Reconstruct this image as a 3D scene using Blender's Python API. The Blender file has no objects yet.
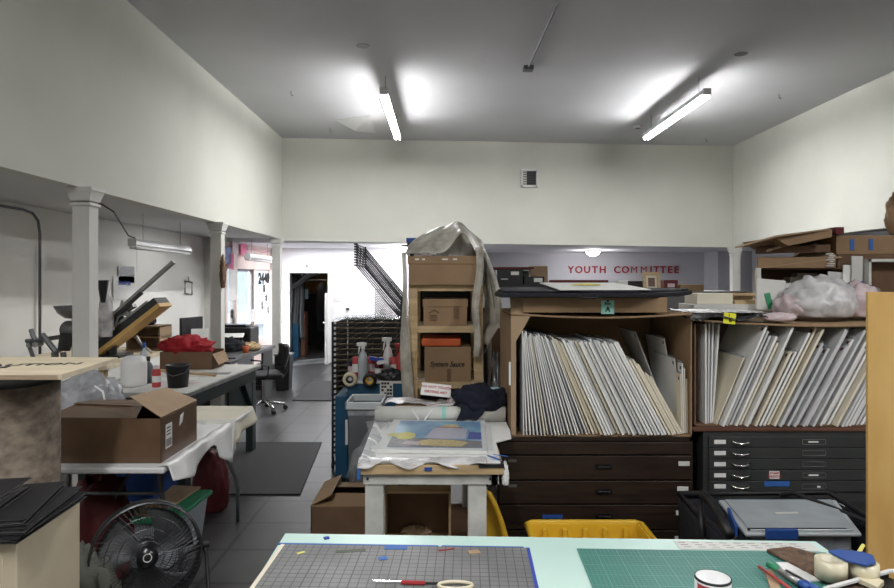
import bpy, bmesh, math, random
from mathutils import Vector, Matrix, noise
random.seed(7)
R = math.radians
SC = bpy.context.scene
COL = SC.collection
K = 650.0; EYE = 1.7
def X(px, Y): return (px-444)*Y/K          # metres right of the camera for a feature at distance Y
def Z(py, Y): return EYE-(py-281)*Y/K      # height above the floor

# ------------------------------------------------------------------ materials
MATS = {}
def mat(name, col, rough=.6, metal=0, var=.08, scale=6, stretch=(1,1,1), bump=0, col2=None, trans=0, alpha=1, emit=0, spec=.5, detail=4):
    m = bpy.data.materials.new(name); m.use_nodes = True
    nt = m.node_tree; n = nt.nodes; l = nt.links
    b = n['Principled BSDF']
    b.inputs['Roughness'].default_value = rough
    b.inputs['Metallic'].default_value = metal
    b.inputs['Specular IOR Level'].default_value = spec
    if emit:
        b.inputs['Emission Color'].default_value = (*col, 1); b.inputs['Emission Strength'].default_value = emit
    tc = n.new('ShaderNodeTexCoord'); mp = n.new('ShaderNodeMapping'); mp.inputs['Scale'].default_value = stretch
    nz = n.new('ShaderNodeTexNoise'); nz.inputs['Scale'].default_value = scale; nz.inputs['Detail'].default_value = detail
    cr = n.new('ShaderNodeValToRGB'); cr.color_ramp.elements[0].position = .3; cr.color_ramp.elements[1].position = .7
    c2 = col2 or tuple(min(1, c*(1+var)) for c in col); c1 = col if col2 else tuple(c*(1-var) for c in col)
    cr.color_ramp.elements[0].color = (*c1, 1); cr.color_ramp.elements[1].color = (*c2, 1)
    l.new(tc.outputs['Object'], mp.inputs[0]); l.new(mp.outputs[0], nz.inputs['Vector'])
    l.new(nz.outputs['Fac'], cr.inputs[0]); l.new(cr.outputs[0], b.inputs['Base Color'])
    if bump:
        bp = n.new('ShaderNodeBump'); bp.inputs['Strength'].default_value = bump; bp.inputs['Distance'].default_value = .02
        l.new(nz.outputs['Fac'], bp.inputs['Height']); l.new(bp.outputs[0], b.inputs['Normal'])
    if alpha < 1: b.inputs['Alpha'].default_value = alpha
    if trans: b.inputs['Transmission Weight'].default_value = trans
    MATS[name] = m
    return m
def mix_clear(name, tint, rough, opac):   # clear film: see-through with a soft sheen
    m = bpy.data.materials.new(name); m.use_nodes = True
    nt = m.node_tree; n = nt.nodes; l = nt.links; n.remove(n['Principled BSDF']); out = n['Material Output']
    t = n.new('ShaderNodeBsdfTransparent'); t.inputs[0].default_value = (*[min(1, .6+.4*c) for c in tint], 1)
    d = n.new('ShaderNodeBsdfPrincipled'); d.inputs['Base Color'].default_value = (*tint, 1); d.inputs['Roughness'].default_value = rough
    tc = n.new('ShaderNodeTexCoord'); nz = n.new('ShaderNodeTexNoise'); nz.inputs['Scale'].default_value = 9; nz.inputs['Detail'].default_value = 6
    mr = n.new('ShaderNodeMapRange'); mr.inputs[1].default_value = .35; mr.inputs[2].default_value = .65
    mr.inputs[3].default_value = opac*.6; mr.inputs[4].default_value = min(1, opac*1.4)
    mx = n.new('ShaderNodeMixShader')
    l.new(tc.outputs['Object'], nz.inputs['Vector']); l.new(nz.outputs['Fac'], mr.inputs[0]); l.new(mr.outputs[0], mx.inputs[0])
    l.new(t.outputs[0], mx.inputs[1]); l.new(d.outputs[0], mx.inputs[2]); l.new(mx.outputs[0], out.inputs[0])
    MATS[name] = m; return m
M = MATS
mat('wall_cream', (.61,.61,.55), .85, var=.05, scale=.9, spec=.2, bump=.02)
mat('ceiling_grey', (.62,.62,.63), .8, var=.05, scale=.7, spec=.2)
mat('soffit_grey', (.58,.58,.58), .85, var=.04, scale=1)
mat('aisle_wall', (.78,.77,.73), .85, var=.06, scale=1.2)
mat('far_white', (.80,.79,.82), .8, var=.03, scale=1)
mat('far_pink', (.80,.66,.62), .8, var=.06, scale=1.5)
mat('youth_grey', (.50,.495,.53), .85, var=.05, scale=.8)
mat('column_white', (.62,.61,.57), .6, var=.05, scale=3)
mat('blade_grey', (.035,.037,.04), .5)
mat('street_wall', (.55,.60,.66), .8, col2=(.80,.84,.9), scale=.5)
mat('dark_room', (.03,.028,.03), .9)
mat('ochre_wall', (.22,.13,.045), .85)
mat('cardboard', (.28,.18,.10), .8, var=.12, scale=5, bump=.05)
mat('cardboard_light', (.36,.25,.155), .8, var=.1, scale=5)
mat('cardboard_dark', (.15,.085,.048), .8, var=.15, scale=6, bump=.08)
mat('cardboard_glossy', (.13,.078,.045), .35, var=.2, scale=7, bump=.1)
mat('pine', (.50,.36,.20), .6, var=.18, scale=5, stretch=(1,1,8))
mat('pine_x', (.50,.36,.20), .6, var=.18, scale=5, stretch=(1,8,8))
mat('plywood', (.52,.30,.09), .5, col2=(.70,.46,.17), scale=3.6, stretch=(1.5,1,.5), var=.22, detail=8)
mat('pale_ply', (.72,.62,.45), .6, scale=3, stretch=(1,4,1), var=.12)
mat('ply_edge', (.38,.29,.20), .7, scale=60, stretch=(.1,.1,3), var=.3)
mat('walnut', (.012,.007,.005), .4, scale=7, stretch=(.6,1,7), col2=(.032,.018,.012), detail=8)
mat('walnut_mid', (.12,.05,.03), .5, scale=6, stretch=(.6,1,7), var=.3)
mat('black', (.012,.012,.014), .5)
mat('black_gloss', (.01,.01,.012), .22)
mat('black_cloth', (.010,.011,.016), .9, bump=.2, scale=30)
mat('navy_cloth', (.006,.008,.02), .95, bump=.2, scale=40)
mat('rubber_mat', (.012,.0125,.014), .75, scale=60, bump=.3)
mat('white_paint', (.70,.70,.68), .5, var=.04)
mat('scuffed_white', (.55,.55,.52), .6, var=.2, scale=9)
mat('white_plastic', (.72,.72,.72), .35, var=.03)
mat('white_paper', (.74,.74,.72), .7, var=.04)
mat('off_white', (.60,.60,.57), .6, var=.08, scale=4)
mat('cream', (.62,.54,.40), .6, var=.05)
mat('cream_paper', (.66,.62,.50), .75, var=.05)
mat('board_white', (.80,.80,.78), .5, var=.08, scale=4)
mat('board_grey', (.60,.61,.62), .35, var=.12, scale=5)
mat('board_cream', (.74,.68,.55), .55, var=.06, scale=4)
mat('board_edge_dark', (.20,.20,.21), .3, var=.2, scale=8)
mat('grey_metal', (.16,.165,.17), .4, .6, var=.1)
mat('file_grey', (.036,.040,.038), .42, var=.15, scale=4)
mat('file_dark', (.020,.022,.021), .5)
mat('chrome', (.75,.75,.75), .18, 1)
mat('rack_bronze', (.10,.075,.045), .45, .5, var=.2)
mat('steel', (.33,.33,.32), .4, .8, var=.2, scale=12)
mat('dark_steel', (.05,.052,.055), .35, .7)
mat('dark_green', (.012,.024,.022), .5)
mat('blue_cart', (.012,.075,.15), .45, var=.15)
mat('blue', (.02,.075,.30), .5)
mat('blue_tape', (.035,.13,.42), .6)
mat('pale_blue', (.35,.50,.58), .6)
mat('red', (.35,.02,.025), .6)
mat('red_letter', (.33,.012,.03), .6)
mat('red_cloth', (.33,.01,.018), .9, bump=.3, scale=12)
mat('dark_red', (.10,.008,.01), .7)
mat('pink', (.72,.16,.32), .7)
mat('pale_pink', (.58,.47,.49), .6, var=.12, scale=14)
mat('orange', (.55,.10,.025), .6, var=.15)
mat('yellow', (.72,.44,.03), .4, var=.06)
mat('yellow_note', (.80,.80,.05), .7)
mat('yellow_print', (.75,.68,.18), .6)
mat('green', (.02,.25,.11), .45)
mat('lid_green', (.03,.27,.13), .4)
mat('mint_note', (.30,.62,.55), .7)
mat('olive_cloth', (.11,.115,.095), .9, bump=.2, scale=25)
mat('ink_black', (.01,.01,.012), .6)
mat('ink_blue', (.03,.06,.35), .6)
mat('tape_cream', (.66,.60,.44), .3, var=.05)
mat('wicker', (.11,.065,.04), .8, scale=45, var=.6, bump=.8)
mat('sonotube', (.105,.080,.060), .85, col2=(.27,.22,.17), scale=17, stretch=(1,1,1.6), detail=10, bump=.05)
mat('tube_glow', (1,1,1), .5, emit=105)
mat('dome_glow', (1,.97,.93), .5, emit=9)
mat('aluminium', (.6,.6,.6), .3, .9)
mat('mint_table', (.46,.66,.60), .4, scale=2.5, col2=(.58,.76,.70), detail=8)
mat('tub_grey', (.10,.11,.12), .35)
mat('tub_lip', (.45,.48,.50), .3)
mat('tub_clear', (.40,.44,.47), .25, var=.1)
mat('sky_print', (.05,.20,.48), .4, col2=(.32,.58,.70), scale=6)
mat('gold_print', (.55,.38,.06), .5, col2=(.75,.65,.35), scale=60)
mat('hill_print', (.12,.12,.14), .5, col2=(.30,.27,.28), scale=40)
mat('lilac_print', (.56,.54,.64), .4, var=.06, scale=8)
mat('foil', (.4,.42,.44), .22, .8, bump=1, scale=14)
mat('red_print', (.45,.05,.05), .6)
mix_clear('film', (.75,.77,.79), .12, .13)
mix_clear('film_grey', (.42,.43,.46), .25, .55)
mix_clear('drape', (.62,.59,.52), .4, .62)
mix_clear('bag_film', (.70,.69,.70), .3, .8)
mix_clear('glass', (.75,.85,.9), .05, .12)
mix_clear('clear_plastic', (.33,.36,.40), .2, .75)

def tile_floor():
    m = bpy.data.materials.new('stained_floor'); m.use_nodes = True
    nt = m.node_tree; n = nt.nodes; l = nt.links; b = n['Principled BSDF']
    tc = n.new('ShaderNodeTexCoord')
    br = n.new('ShaderNodeTexBrick'); br.offset = 0; br.inputs['Scale'].default_value = 1
    br.inputs['Brick Width'].default_value = .457; br.inputs['Row Height'].default_value = .457; br.inputs['Mortar Size'].default_value = .013
    br.inputs['Color1'].default_value = (1,1,1,1); br.inputs['Color2'].default_value = (.86,.86,.86,1); br.inputs['Mortar'].default_value = (.12,.12,.12,1)
    nz = n.new('ShaderNodeTexNoise'); nz.inputs['Scale'].default_value = 1.6; nz.inputs['Detail'].default_value = 9; nz.inputs['Roughness'].default_value = .65
    cr = n.new('ShaderNodeValToRGB'); cr.color_ramp.elements[0].position = .35; cr.color_ramp.elements[1].position = .68
    cr.color_ramp.elements[0].color = (.028,.028,.030,1); cr.color_ramp.elements[1].color = (.068,.067,.069,1)
    mx = n.new('ShaderNodeMix'); mx.data_type = 'RGBA'; mx.blend_type = 'MULTIPLY'; mx.inputs[0].default_value = 1
    l.new(tc.outputs['Object'], br.inputs['Vector']); l.new(tc.outputs['Object'], nz.inputs['Vector']); l.new(nz.outputs['Fac'], cr.inputs[0])
    l.new(cr.outputs[0], mx.inputs[6]); l.new(br.outputs['Color'], mx.inputs[7]); l.new(mx.outputs[2], b.inputs['Base Color'])
    mr = n.new('ShaderNodeMapRange'); mr.inputs[3].default_value = .24; mr.inputs[4].default_value = .42
    l.new(nz.outputs['Fac'], mr.inputs[0]); l.new(mr.outputs[0], b.inputs['Roughness'])
    MATS['stained_floor'] = m
tile_floor()
def grid_mat(name, base, line, major, size=.0254, rough=.5, lw=.0012, scuff=.1):
    m = bpy.data.materials.new(name); m.use_nodes = True
    nt = m.node_tree; n = nt.nodes; l = nt.links; b = n['Principled BSDF']; b.inputs['Roughness'].default_value = rough
    tc = n.new('ShaderNodeTexCoord')
    nz = n.new('ShaderNodeTexNoise'); nz.inputs['Scale'].default_value = 5; nz.inputs['Detail'].default_value = 8
    l.new(tc.outputs['Object'], nz.inputs['Vector'])
    cr = n.new('ShaderNodeValToRGB'); cr.color_ramp.elements[0].color = (*[c*(1-scuff) for c in base],1); cr.color_ramp.elements[1].color = (*[c*(1+scuff) for c in base],1)
    cr.color_ramp.elements[0].position = .35; cr.color_ramp.elements[1].position = .65
    l.new(nz.outputs['Fac'], cr.inputs[0])
    last = cr.outputs[0]
    for sz, c, w in ((size, line, lw), (size*5, major, lw*1.6)):
        br = n.new('ShaderNodeTexBrick'); br.offset = 0; br.inputs['Scale'].default_value = 1
        br.inputs['Brick Width'].default_value = sz; br.inputs['Row Height'].default_value = sz; br.inputs['Mortar Size'].default_value = w
        l.new(tc.outputs['Object'], br.inputs['Vector'])
        mx = n.new('ShaderNodeMix'); mx.data_type = 'RGBA'; mx.inputs[7].default_value = (*c, 1)
        l.new(br.outputs['Fac'], mx.inputs[0]); l.new(last, mx.inputs[6]); last = mx.outputs[2]
    l.new(last, b.inputs['Base Color']); MATS[name] = m
grid_mat('grey_cutting', (.17,.17,.17), (.05,.05,.055), (.06,.06,.065), size=.0254, scuff=.2)
grid_mat('green_cutting', (.035,.17,.14), (.12,.30,.26), (.16,.36,.31), size=.0127, lw=.0006, scuff=.1)

# ------------------------------------------------------------------ mesh builder (world coordinates unless the root is rotated)
class MB:
    def __init__(s): s.bm = bmesh.new(); s.m = []
    def _add(s, fn, mi=0):
        k = len(s.bm.faces); fn(); s.bm.faces.ensure_lookup_table()
        for f in s.bm.faces[k:]: f.material_index = mi
        return s
    def box(s, x0, x1, y0, y1, z0, z1, mi=0):
        return s.obox(((x0+x1)/2,(y0+y1)/2,(z0+z1)/2), (x1-x0,y1-y0,z1-z0), None, mi)
    def obox(s, c, d, rot=None, mi=0, taper=1, bulge=0):
        mt = Matrix.Translation(c) @ (rot.to_4x4() if rot is not None else Matrix())
        def fn():
            vs = []
            for iz in (-.5,.5):
                k = taper if iz < 0 else 1
                for ix, iy in ((-.5,-.5),(.5,-.5),(.5,.5),(-.5,.5)):
                    vs.append(s.bm.verts.new(mt @ Vector((ix*d[0]*k, iy*d[1]*k, iz*d[2]))))
            for f in ((3,2,1,0),(4,5,6,7),(0,1,5,4),(1,2,6,5),(2,3,7,6),(3,0,4,7)): s.bm.faces.new([vs[i] for i in f])
        return s._add(fn, mi)
    def hull(s, pts, off, mi=0):      # polygon pts swept by the vector off
        def fn():
            a = [s.bm.verts.new(Vector(p)) for p in pts]; b = [s.bm.verts.new(Vector(p)+Vector(off)) for p in pts]
            s.bm.faces.new(a[::-1]); s.bm.faces.new(b); n = len(a)
            for i in range(n): s.bm.faces.new((a[i], a[(i+1)%n], b[(i+1)%n], b[i]))
        return s._add(fn, mi)
    def quad(s, pts, mi=0):
        return s._add(lambda: s.bm.faces.new([s.bm.verts.new(Vector(p)) for p in pts]), mi)
    def cyl(s, p0, p1, r, r2=None, n=12, mi=0, cap=True):
        p0 = Vector(p0); p1 = Vector(p1); r2 = r if r2 is None else r2
        q = (p1-p0).to_track_quat('Z','Y').to_matrix()
        def fn():
            a = [s.bm.verts.new(p0+q@Vector((r*math.cos(2*math.pi*i/n), r*math.sin(2*math.pi*i/n),0))) for i in range(n)]
            b = [s.bm.verts.new(p1+q@Vector((r2*math.cos(2*math.pi*i/n), r2*math.sin(2*math.pi*i/n),0))) for i in range(n)]
            for i in range(n): s.bm.faces.new((a[i],a[(i+1)%n],b[(i+1)%n],b[i]))
            if cap: s.bm.faces.new(a[::-1]); s.bm.faces.new(b)
        return s._add(fn, mi)
    def tube(s, pts, r, n=8, closed=False, mi=0):
        pts = [Vector(p) for p in pts]; m = len(pts)
        def fn():
            rings = []
            for i, p in enumerate(pts):
                a = pts[(i-1)%m] if closed or i > 0 else p; b = pts[(i+1)%m] if closed or i < m-1 else p
                q = (b-a).to_track_quat('Z','Y').to_matrix()
                rings.append([s.bm.verts.new(p+q@Vector((r*math.cos(2*math.pi*k/n), r*math.sin(2*math.pi*k/n),0))) for k in range(n)])
            for i in range(m if closed else m-1):
                a = rings[i]; b = rings[(i+1)%m]
                for k in range(n): s.bm.faces.new((a[k],a[(k+1)%n],b[(k+1)%n],b[k]))
            if not closed: s.bm.faces.new(rings[0][::-1]); s.bm.faces.new(rings[-1])
        return s._add(fn, mi)
    def lathe(s, prof, c, n=28, mi=0, rot=None):
        q = rot or Matrix.Identity(3); c = Vector(c)
        def fn():
            rings = []
            for r, z in prof:
                if r < 1e-6: rings.append([s.bm.verts.new(c+q@Vector((0,0,z)))]*n)
                else: rings.append([s.bm.verts.new(c+q@Vector((r*math.cos(2*math.pi*k/n), r*math.sin(2*math.pi*k/n), z))) for k in range(n)])
            for a, b in zip(rings, rings[1:]):
                for k in range(n):
                    vs = []
                    for v in (a[k], a[(k+1)%n], b[(k+1)%n], b[k]):
                        if v not in vs: vs.append(v)
                    if len(vs) > 2:
                        try: s.bm.faces.new(vs)
                        except ValueError: pass
        return s._add(fn, mi)
    def sheet(s, f, nu, nv, mi=0):
        def fn():
            g = [[s.bm.verts.new(Vector(f(i/nu, j/nv))) for j in range(nv+1)] for i in range(nu+1)]
            for i in range(nu):
                for j in range(nv): s.bm.faces.new((g[i][j], g[i+1][j], g[i+1][j+1], g[i][j+1]))
        return s._add(fn, mi)
    def blob(s, c, d, amp=.15, freq=3, sub=4, flat=.5, mi=0, seed=0):   # lumpy cloth or bag: sphere with folds, flattened below
        def fn():
            r = bmesh.ops.create_icosphere(s.bm, subdivisions=sub, radius=1)
            for v in r['verts']:
                p = v.co.normalized(); q = p*freq+Vector((seed,seed*2,0))
                k = 1+amp*(noise.noise(q)+.6*abs(noise.noise(q*2.3))+.3*noise.noise(q*5))
                z = p.z if p.z > -flat else -flat
                v.co = Vector((c[0]+p.x*k*d[0]/2, c[1]+p.y*k*d[1]/2, c[2]+(z*k+flat*k)*d[2]/(1+flat)))
        return s._add(fn, mi)
    def build(s, name, m, parent=None, bevel=0, smooth=False, solid=0, local=False, origin=None, bseg=2):
        bmesh.ops.recalc_face_normals(s.bm, faces=s.bm.faces[:]) if not smooth == 'keep' else None
        me = bpy.data.meshes.new(name)
        off = Vector((0,0,0)); o = bpy.data.objects.new(name, me); COL.objects.link(o)
        if parent is not None:
            if not local:
                p = parent
                while p is not None: off += p.location; p = p.parent
        elif not local:
            if origin is None:
                co = [v.co for v in s.bm.verts]
                origin = ((min(c.x for c in co)+max(c.x for c in co))/2, (min(c.y for c in co)+max(c.y for c in co))/2, min(c.z for c in co))
            off = Vector(origin); o.location = off
        bmesh.ops.translate(s.bm, verts=s.bm.verts[:], vec=-off)
        s.bm.to_mesh(me); s.bm.free()
        for x in (m if isinstance(m, (list,tuple)) else [m]): me.materials.append(MATS[x])
        if smooth:
            for p in me.polygons: p.use_smooth = True
        if solid:
            md = o.modifiers.new('t','SOLIDIFY'); md.thickness = solid; md.offset = 0
        if bevel:
            md = o.modifiers.new('b','BEVEL'); md.width = bevel; md.segments = bseg; md.limit_method = 'ANGLE'
            for p in me.polygons: p.use_smooth = True
            md.harden_normals = True
        o.parent = parent
        return o
def tag(o, label=None, cat=None, group=None, kind=None):
    if label: o['label'] = label
    if cat: o['category'] = cat
    if group: o['group'] = group
    if kind: o['kind'] = kind
    return o
def thing(name, label, cat, loc=(0,0,0), rz=0, group=None):
    o = bpy.data.objects.new(name, None); COL.objects.link(o); o.location = loc; o.rotation_euler = (0,0,rz); o.empty_display_size = .1
    return tag(o, label, cat, group)
def struct(name, mb, m, **k):
    o = mb.build(name, m, None, origin=(0,0,0), **k); o['kind'] = 'structure'; return o
def copy_tree(o, parent=None):
    c = o.copy(); COL.objects.link(c); c.parent = parent
    for ch in list(o.children): copy_tree(ch, c)
    return c
def text(body, size, m, name, parent, loc, rot, ext=.0008, bold=0, label=None, align='CENTER', local=False, narrow=1):
    cu = bpy.data.curves.new('t','FONT'); cu.body = body; cu.size = size; cu.extrude = ext; cu.offset = bold; cu.align_x = align; cu.align_y = 'CENTER'; cu.resolution_u = 3
    tmp = bpy.data.objects.new('t', cu); COL.objects.link(tmp)
    me = bpy.data.meshes.new_from_object(tmp.evaluated_get(bpy.context.evaluated_depsgraph_get()))
    COL.objects.unlink(tmp); bpy.data.objects.remove(tmp)
    off = Vector((0,0,0))
    if parent is not None and not local:
        p = parent
        while p is not None: off += p.location; p = p.parent
    me.transform(rot.to_4x4() @ Matrix.Diagonal((narrow,1,1,1)))
    if parent is not None: me.transform(Matrix.Translation(Vector(loc)-off))
    me.materials.clear(); me.materials.append(MATS[m])
    o = bpy.data.objects.new(name, me); COL.objects.link(o); o.parent = parent
    if parent is None: o.location = loc
    if label: o['label'] = label
    return o
def rx(a): return Matrix.Rotation(R(a),3,'X')
def ry(a): return Matrix.Rotation(R(a),3,'Y')
def rz(a): return Matrix.Rotation(R(a),3,'Z')
FRONT = rx(90)
def fn3(x, y, z, f=3): return noise.noise(Vector((x*f,y*f,z*f)))
# ================================================================== CAMERA, WORLD, LIGHT
cd = bpy.data.cameras.new('camera'); cam = bpy.data.objects.new('camera', cd); COL.objects.link(cam)
cam.location = (0,0,EYE); cam.rotation_euler = (R(90),0,0)
cd.sensor_width = 36; cd.lens = 36*K/894; cd.shift_x = 3/894; cd.shift_y = -13/894; cd.clip_start = .05
SC.camera = cam
w = bpy.data.worlds.new('world'); SC.world = w; w.use_nodes = True
w.node_tree.nodes['Background'].inputs[0].default_value = (.80,.88,1,1); w.node_tree.nodes['Background'].inputs[1].default_value = 1.7
SC.view_settings.view_transform = 'Standard'; SC.view_settings.look = 'None'; SC.view_settings.exposure = 0
def area(name, loc, rot, sx, sy, power, col=(1,1,1)):
    l = bpy.data.lights.new(name,'AREA'); l.shape = 'RECTANGLE'; l.size = sx; l.size_y = sy; l.energy = power; l.color = col
    o = bpy.data.objects.new(name, l); COL.objects.link(o); o.location = loc; o.rotation_euler = rot; return o
area('ceiling_fill_light', (-.8,.2,4.1), (0,0,0), .12, 2.4, 125)  # this and the next: unseen, added overhead to light the foreground
area('ceiling_fill_light', (3.4,.2,4.1), (0,0,0), .12, 2.4, 150)
area('ceiling_fill_light', (-.78,9.07,3.94), (0,0,0), .12, 2.5, 75)  # this and the next: added under the lit tubes to boost downward light
area('ceiling_fill_light', (3.235,9.07,3.94), (0,0,0), .12, 2.5, 75)
area('aisle_fill_light', (-3.6,2.5,2.44), (0,0,0), .12, 1.2, 14)  # both aisle lights are added to brighten the aisle, without a fixture
area('aisle_fill_light', (-3.6,9.3,2.44), (0,0,0), .12, 1.2, 6)
area('youth_fill_light', (3.5,14.2,2.36), (0,0,0), 2.0, .3, 22)  # added fill that brightens the grey wall besides the dome light
area('street_daylight', (-5.4,12.7,1.5), (0,R(-82),0), 2.4, 2.2, 130, (.86,.93,1))
sl = bpy.data.lights.new('sun','SUN'); sl.energy = 32; sl.angle = R(2); so = bpy.data.objects.new('sun',sl); COL.objects.link(so); so.rotation_euler = Vector((.9,.85,-.85)).to_track_quat('-Z','Y').to_euler(); so.location = (-8,6,6)
area('front_room_light', (-2.2,12.9,2.36), (0,0,0), 2.2, 1.2, 55, (.97,.97,1))
area('front_room_light', (.2,12.9,2.30), (0,0,0), 1.4, .8, 10, (1,1,1))

# ================================================================== SETTING
ZC = 4.3
LX, RX = -2.94, 5.56
struct('floor', MB().box(-7,8,-3,18,-.1,0), 'stained_floor')
struct('ceiling', MB().box(LX-.2,RX+.2,-3,12.9,ZC,ZC+.1), 'ceiling_grey')
struct('wall_left', MB().box(LX-.14,LX,-3,11.85,2.46,ZC), 'wall_cream')
struct('wall_right', MB().box(RX,RX+.14,-3,12.5,2.37,ZC), 'wall_cream')
b = MB(); b.hull([(LX-.1,11.8,2.43),(RX+.1,12.52,2.345),(RX+.1,12.52,ZC),(LX-.1,11.8,ZC)], (0,.15,0)); struct('wall_back', b, 'wall_cream')
struct('wall_rear', MB().box(-4.4,7.3,-3.1,-3,0,ZC), 'wall_cream')
struct('wall_left_lower', MB().box(-4.42,-4.28,-3,11.6,0,2.6), 'aisle_wall')
struct('ceiling_left', MB().box(-4.4,LX-.14,-3,11.9,2.475,2.56), 'soffit_grey')
struct('wall_right_lower', MB().box(7.2,7.3,-3,16.2,0,2.6), 'youth_grey')
struct('ceiling_right', MB().box(RX+.14,7.3,-3,12.5,2.40,2.5), 'soffit_grey')
struct('ceiling_far', MB().hull([(-4.4,11.72,2.40),(LX,11.86,2.40),(RX,12.60,2.40),(7.3,12.60,2.40),(7.3,16.3,2.40),(-4.4,16.3,2.40)],(0,0,.08)), 'far_white')
b = MB(); dx0, dx1, dz = X(290,13.8), X(328,13.8), Z(273,13.8)
b.box(-3.65,dx0,13.8,13.92,0,2.4).box(dx1,.5,13.8,13.92,0,2.4).box(dx0,dx1,13.8,13.92,dz,2.4).box(.42,.54,13.92,16,0,2.4)
struct('wall_far', b, 'far_white')
struct('wall_youth', MB().box(.5,7.3,16,16.1,0,2.45), 'youth_grey')
struct('wall_youth_side', MB().box(X(718,15.2),X(718,15.2)+.9,15.2,16,0,2.45), 'youth_grey')
struct('wall_left_stub', MB().box(-4.4,-3.9,11.6,11.72,0,2.6), 'column_white')
# storefront wall: angled, with a glass door and two windows
def SW(Y, z, o=0): return (-3.9+(Y-11.6)*.1136-o, Y, z)
b = MB()
for y0, y1, z0, z1 in ((11.6,11.68,0,2.4),(12.04,12.1,0,2.4),(12.86,12.92,0,2.4),(13.68,13.85,0,2.4),(11.6,13.85,1.93,2.4),(11.68,12.04,0,.7),(12.92,13.68,0,.55)):
    b.hull([SW(y0,z0),SW(y1,z0),SW(y1,z1),SW(y0,z1)], (-.12,0,0))
struct('wall_front', b, 'far_pink')
for k, (y0, y1, z0, z1) in enumerate(((11.68,12.04,.7,1.93),(12.92,13.68,.55,1.93))):
    b = MB(); t = .022
    for a in ((y0,y1,z0,z0+t),(y0,y1,z1-t,z1),(y0,y0+t,z0,z1),(y1-t,y1,z0,z1)):
        b.hull([SW(a[0],a[2],.04),SW(a[1],a[2],.04),SW(a[1],a[3],.04),SW(a[0],a[3],.04)], (-.03,0,0))
    o = struct('window_%d' % (k+1), b, 'white_paint')
    g = MB().quad([SW(y0,z0,.055),SW(y1,z0,.055),SW(y1,z1,.055),SW(y0,z1,.055)]).build('pane','glass',o)
b = MB(); t = .05
for a in ((12.1,12.86,0,.2),(12.1,12.86,1.93-t,1.93),(12.1,12.1+t,0,1.93),(12.86-t,12.86,0,1.93)):
    b.hull([SW(a[0],a[2],.03),SW(a[1],a[2],.03),SW(a[1],a[3],.03),SW(a[0],a[3],.03)], (-.04,0,0))
o = struct('door_1', b, 'grey_metal')
MB().quad([SW(12.14,.2,.05),SW(12.8,.2,.05),SW(12.8,1.9,.05),SW(12.14,1.9,.05)]).build('pane','glass',o)
MB().box(-3.78,-3.74,12.74,12.76,.9,1.15).build('handle','chrome',o)
# doorway in the far wall, its white frame and the dark store room behind
b = MB(); b.box(dx0-.07,dx0,13.77,13.93,0,dz+.05).box(dx1,dx1+.07,13.77,13.93,0,dz+.05).box(dx0,dx1,13.77,13.93,dz,dz+.05)
struct('trim_1', b, 'white_paint')
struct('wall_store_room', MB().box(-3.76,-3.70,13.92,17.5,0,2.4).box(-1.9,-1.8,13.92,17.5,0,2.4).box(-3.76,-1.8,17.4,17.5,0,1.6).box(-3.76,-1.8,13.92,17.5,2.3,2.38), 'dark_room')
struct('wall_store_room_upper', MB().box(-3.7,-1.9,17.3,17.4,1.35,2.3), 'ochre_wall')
area('store_room_light', (-2.9,15.2,2.25), (0,0,0), .4, .4, 5, (1,.85,.7))
# sidewalk and the facade across the street
struct('trim_2', MB().box(-12,-4.5,6,26,-.12,-.02), 'grey_metal')
struct('wall_street', MB().box(-12.2,-12,6,40,-.1,5), 'street_wall')
# baseboards
struct('baseboard_left', MB().box(-4.28,-4.26,-3,11.6,0,.1), 'grey_metal')
struct('baseboard_far', MB().box(dx1+.07,.4,13.78,13.8,0,.09), 'grey_metal')

# ================================================================== COLUMNS
def column(x, y, top, label):
    t = thing('column', label, 'column', (x,y,0), group='white columns along the side aisle')
    MB().box(x-.07,x+.07,y-.07,y+.07,0,top-.12).build('shaft','column_white',t, bevel=.004)
    c = MB(); c.box(x-.085,x+.085,y-.085,y+.085,top-.15,top-.13)
    c.obox((x,y,top-.070),(.21,.21,.08),taper=.76).box(x-.11,x+.11,y-.11,y+.11,top-.03,top)
    c.build('capital','column_white',t, bevel=.004)
column(LX,5.33,2.46,'square white column nearest the camera beside the plywood topped tube')
column(LX,8.44,2.46,'middle white column with a brown decoration hung on its side')
column(LX,11.45,2.46,'white column at the far corner beside the storefront and doorway')
column(X(735,12.3),12.3,2.335,'white column at the right end of the back wall opening')

# ================================================================== CEILING AND WALL FIXTURES
def strip_light(x, y0, y1, z, label, lit, zc):
    t = thing('strip_light', label, 'light', (x,(y0+y1)/2,z), group='strip lights')
    b = MB(); b.hull([(x-.035,y0,z+.07),(x+.035,y0,z+.07),(x+.05,y0,z+.02),(x+.05,y0,z),(x-.05,y0,z),(x-.05,y0,z+.02)], (0,y1-y0,0)); b.build('housing','white_plastic',t)
    for q in (y0-.012,y1): MB().box(x-.05,x+.05,q,q+.012,z-.015,z+.072).build('end_cap','white_plastic',t)
    L = (y1-y0)/2
    for k in range(2 if lit else 1):
        for s in (-.03,.03):
            a, c = (y0+k*L+.02, y0+(k+1)*L-.02) if lit else (y0+.02,y1-.02)
            MB().cyl((x+s,a,z-.03),(x+s,c,z-.03),.015,n=10).build('tube','tube_glow' if lit else 'white_plastic',t, smooth=True)
    for y in (y0+.25,y1-.25): MB().cyl((x,y,z+.07),(x,y,zc),.0035,n=5).build('chain','grey_metal',t)
    return t
strip_light(-.74,7.98,10.4,4.0,'lit strip light hanging over the left of the room',True,ZC)
strip_light(3.235,8.0,10.4,4.0,'lit strip light hanging over the right of the room',True,ZC)
t = strip_light(-3.45,7.2,8.75,2.10,'unlit white strip light hanging in the left side aisle',False,2.475)
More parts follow.
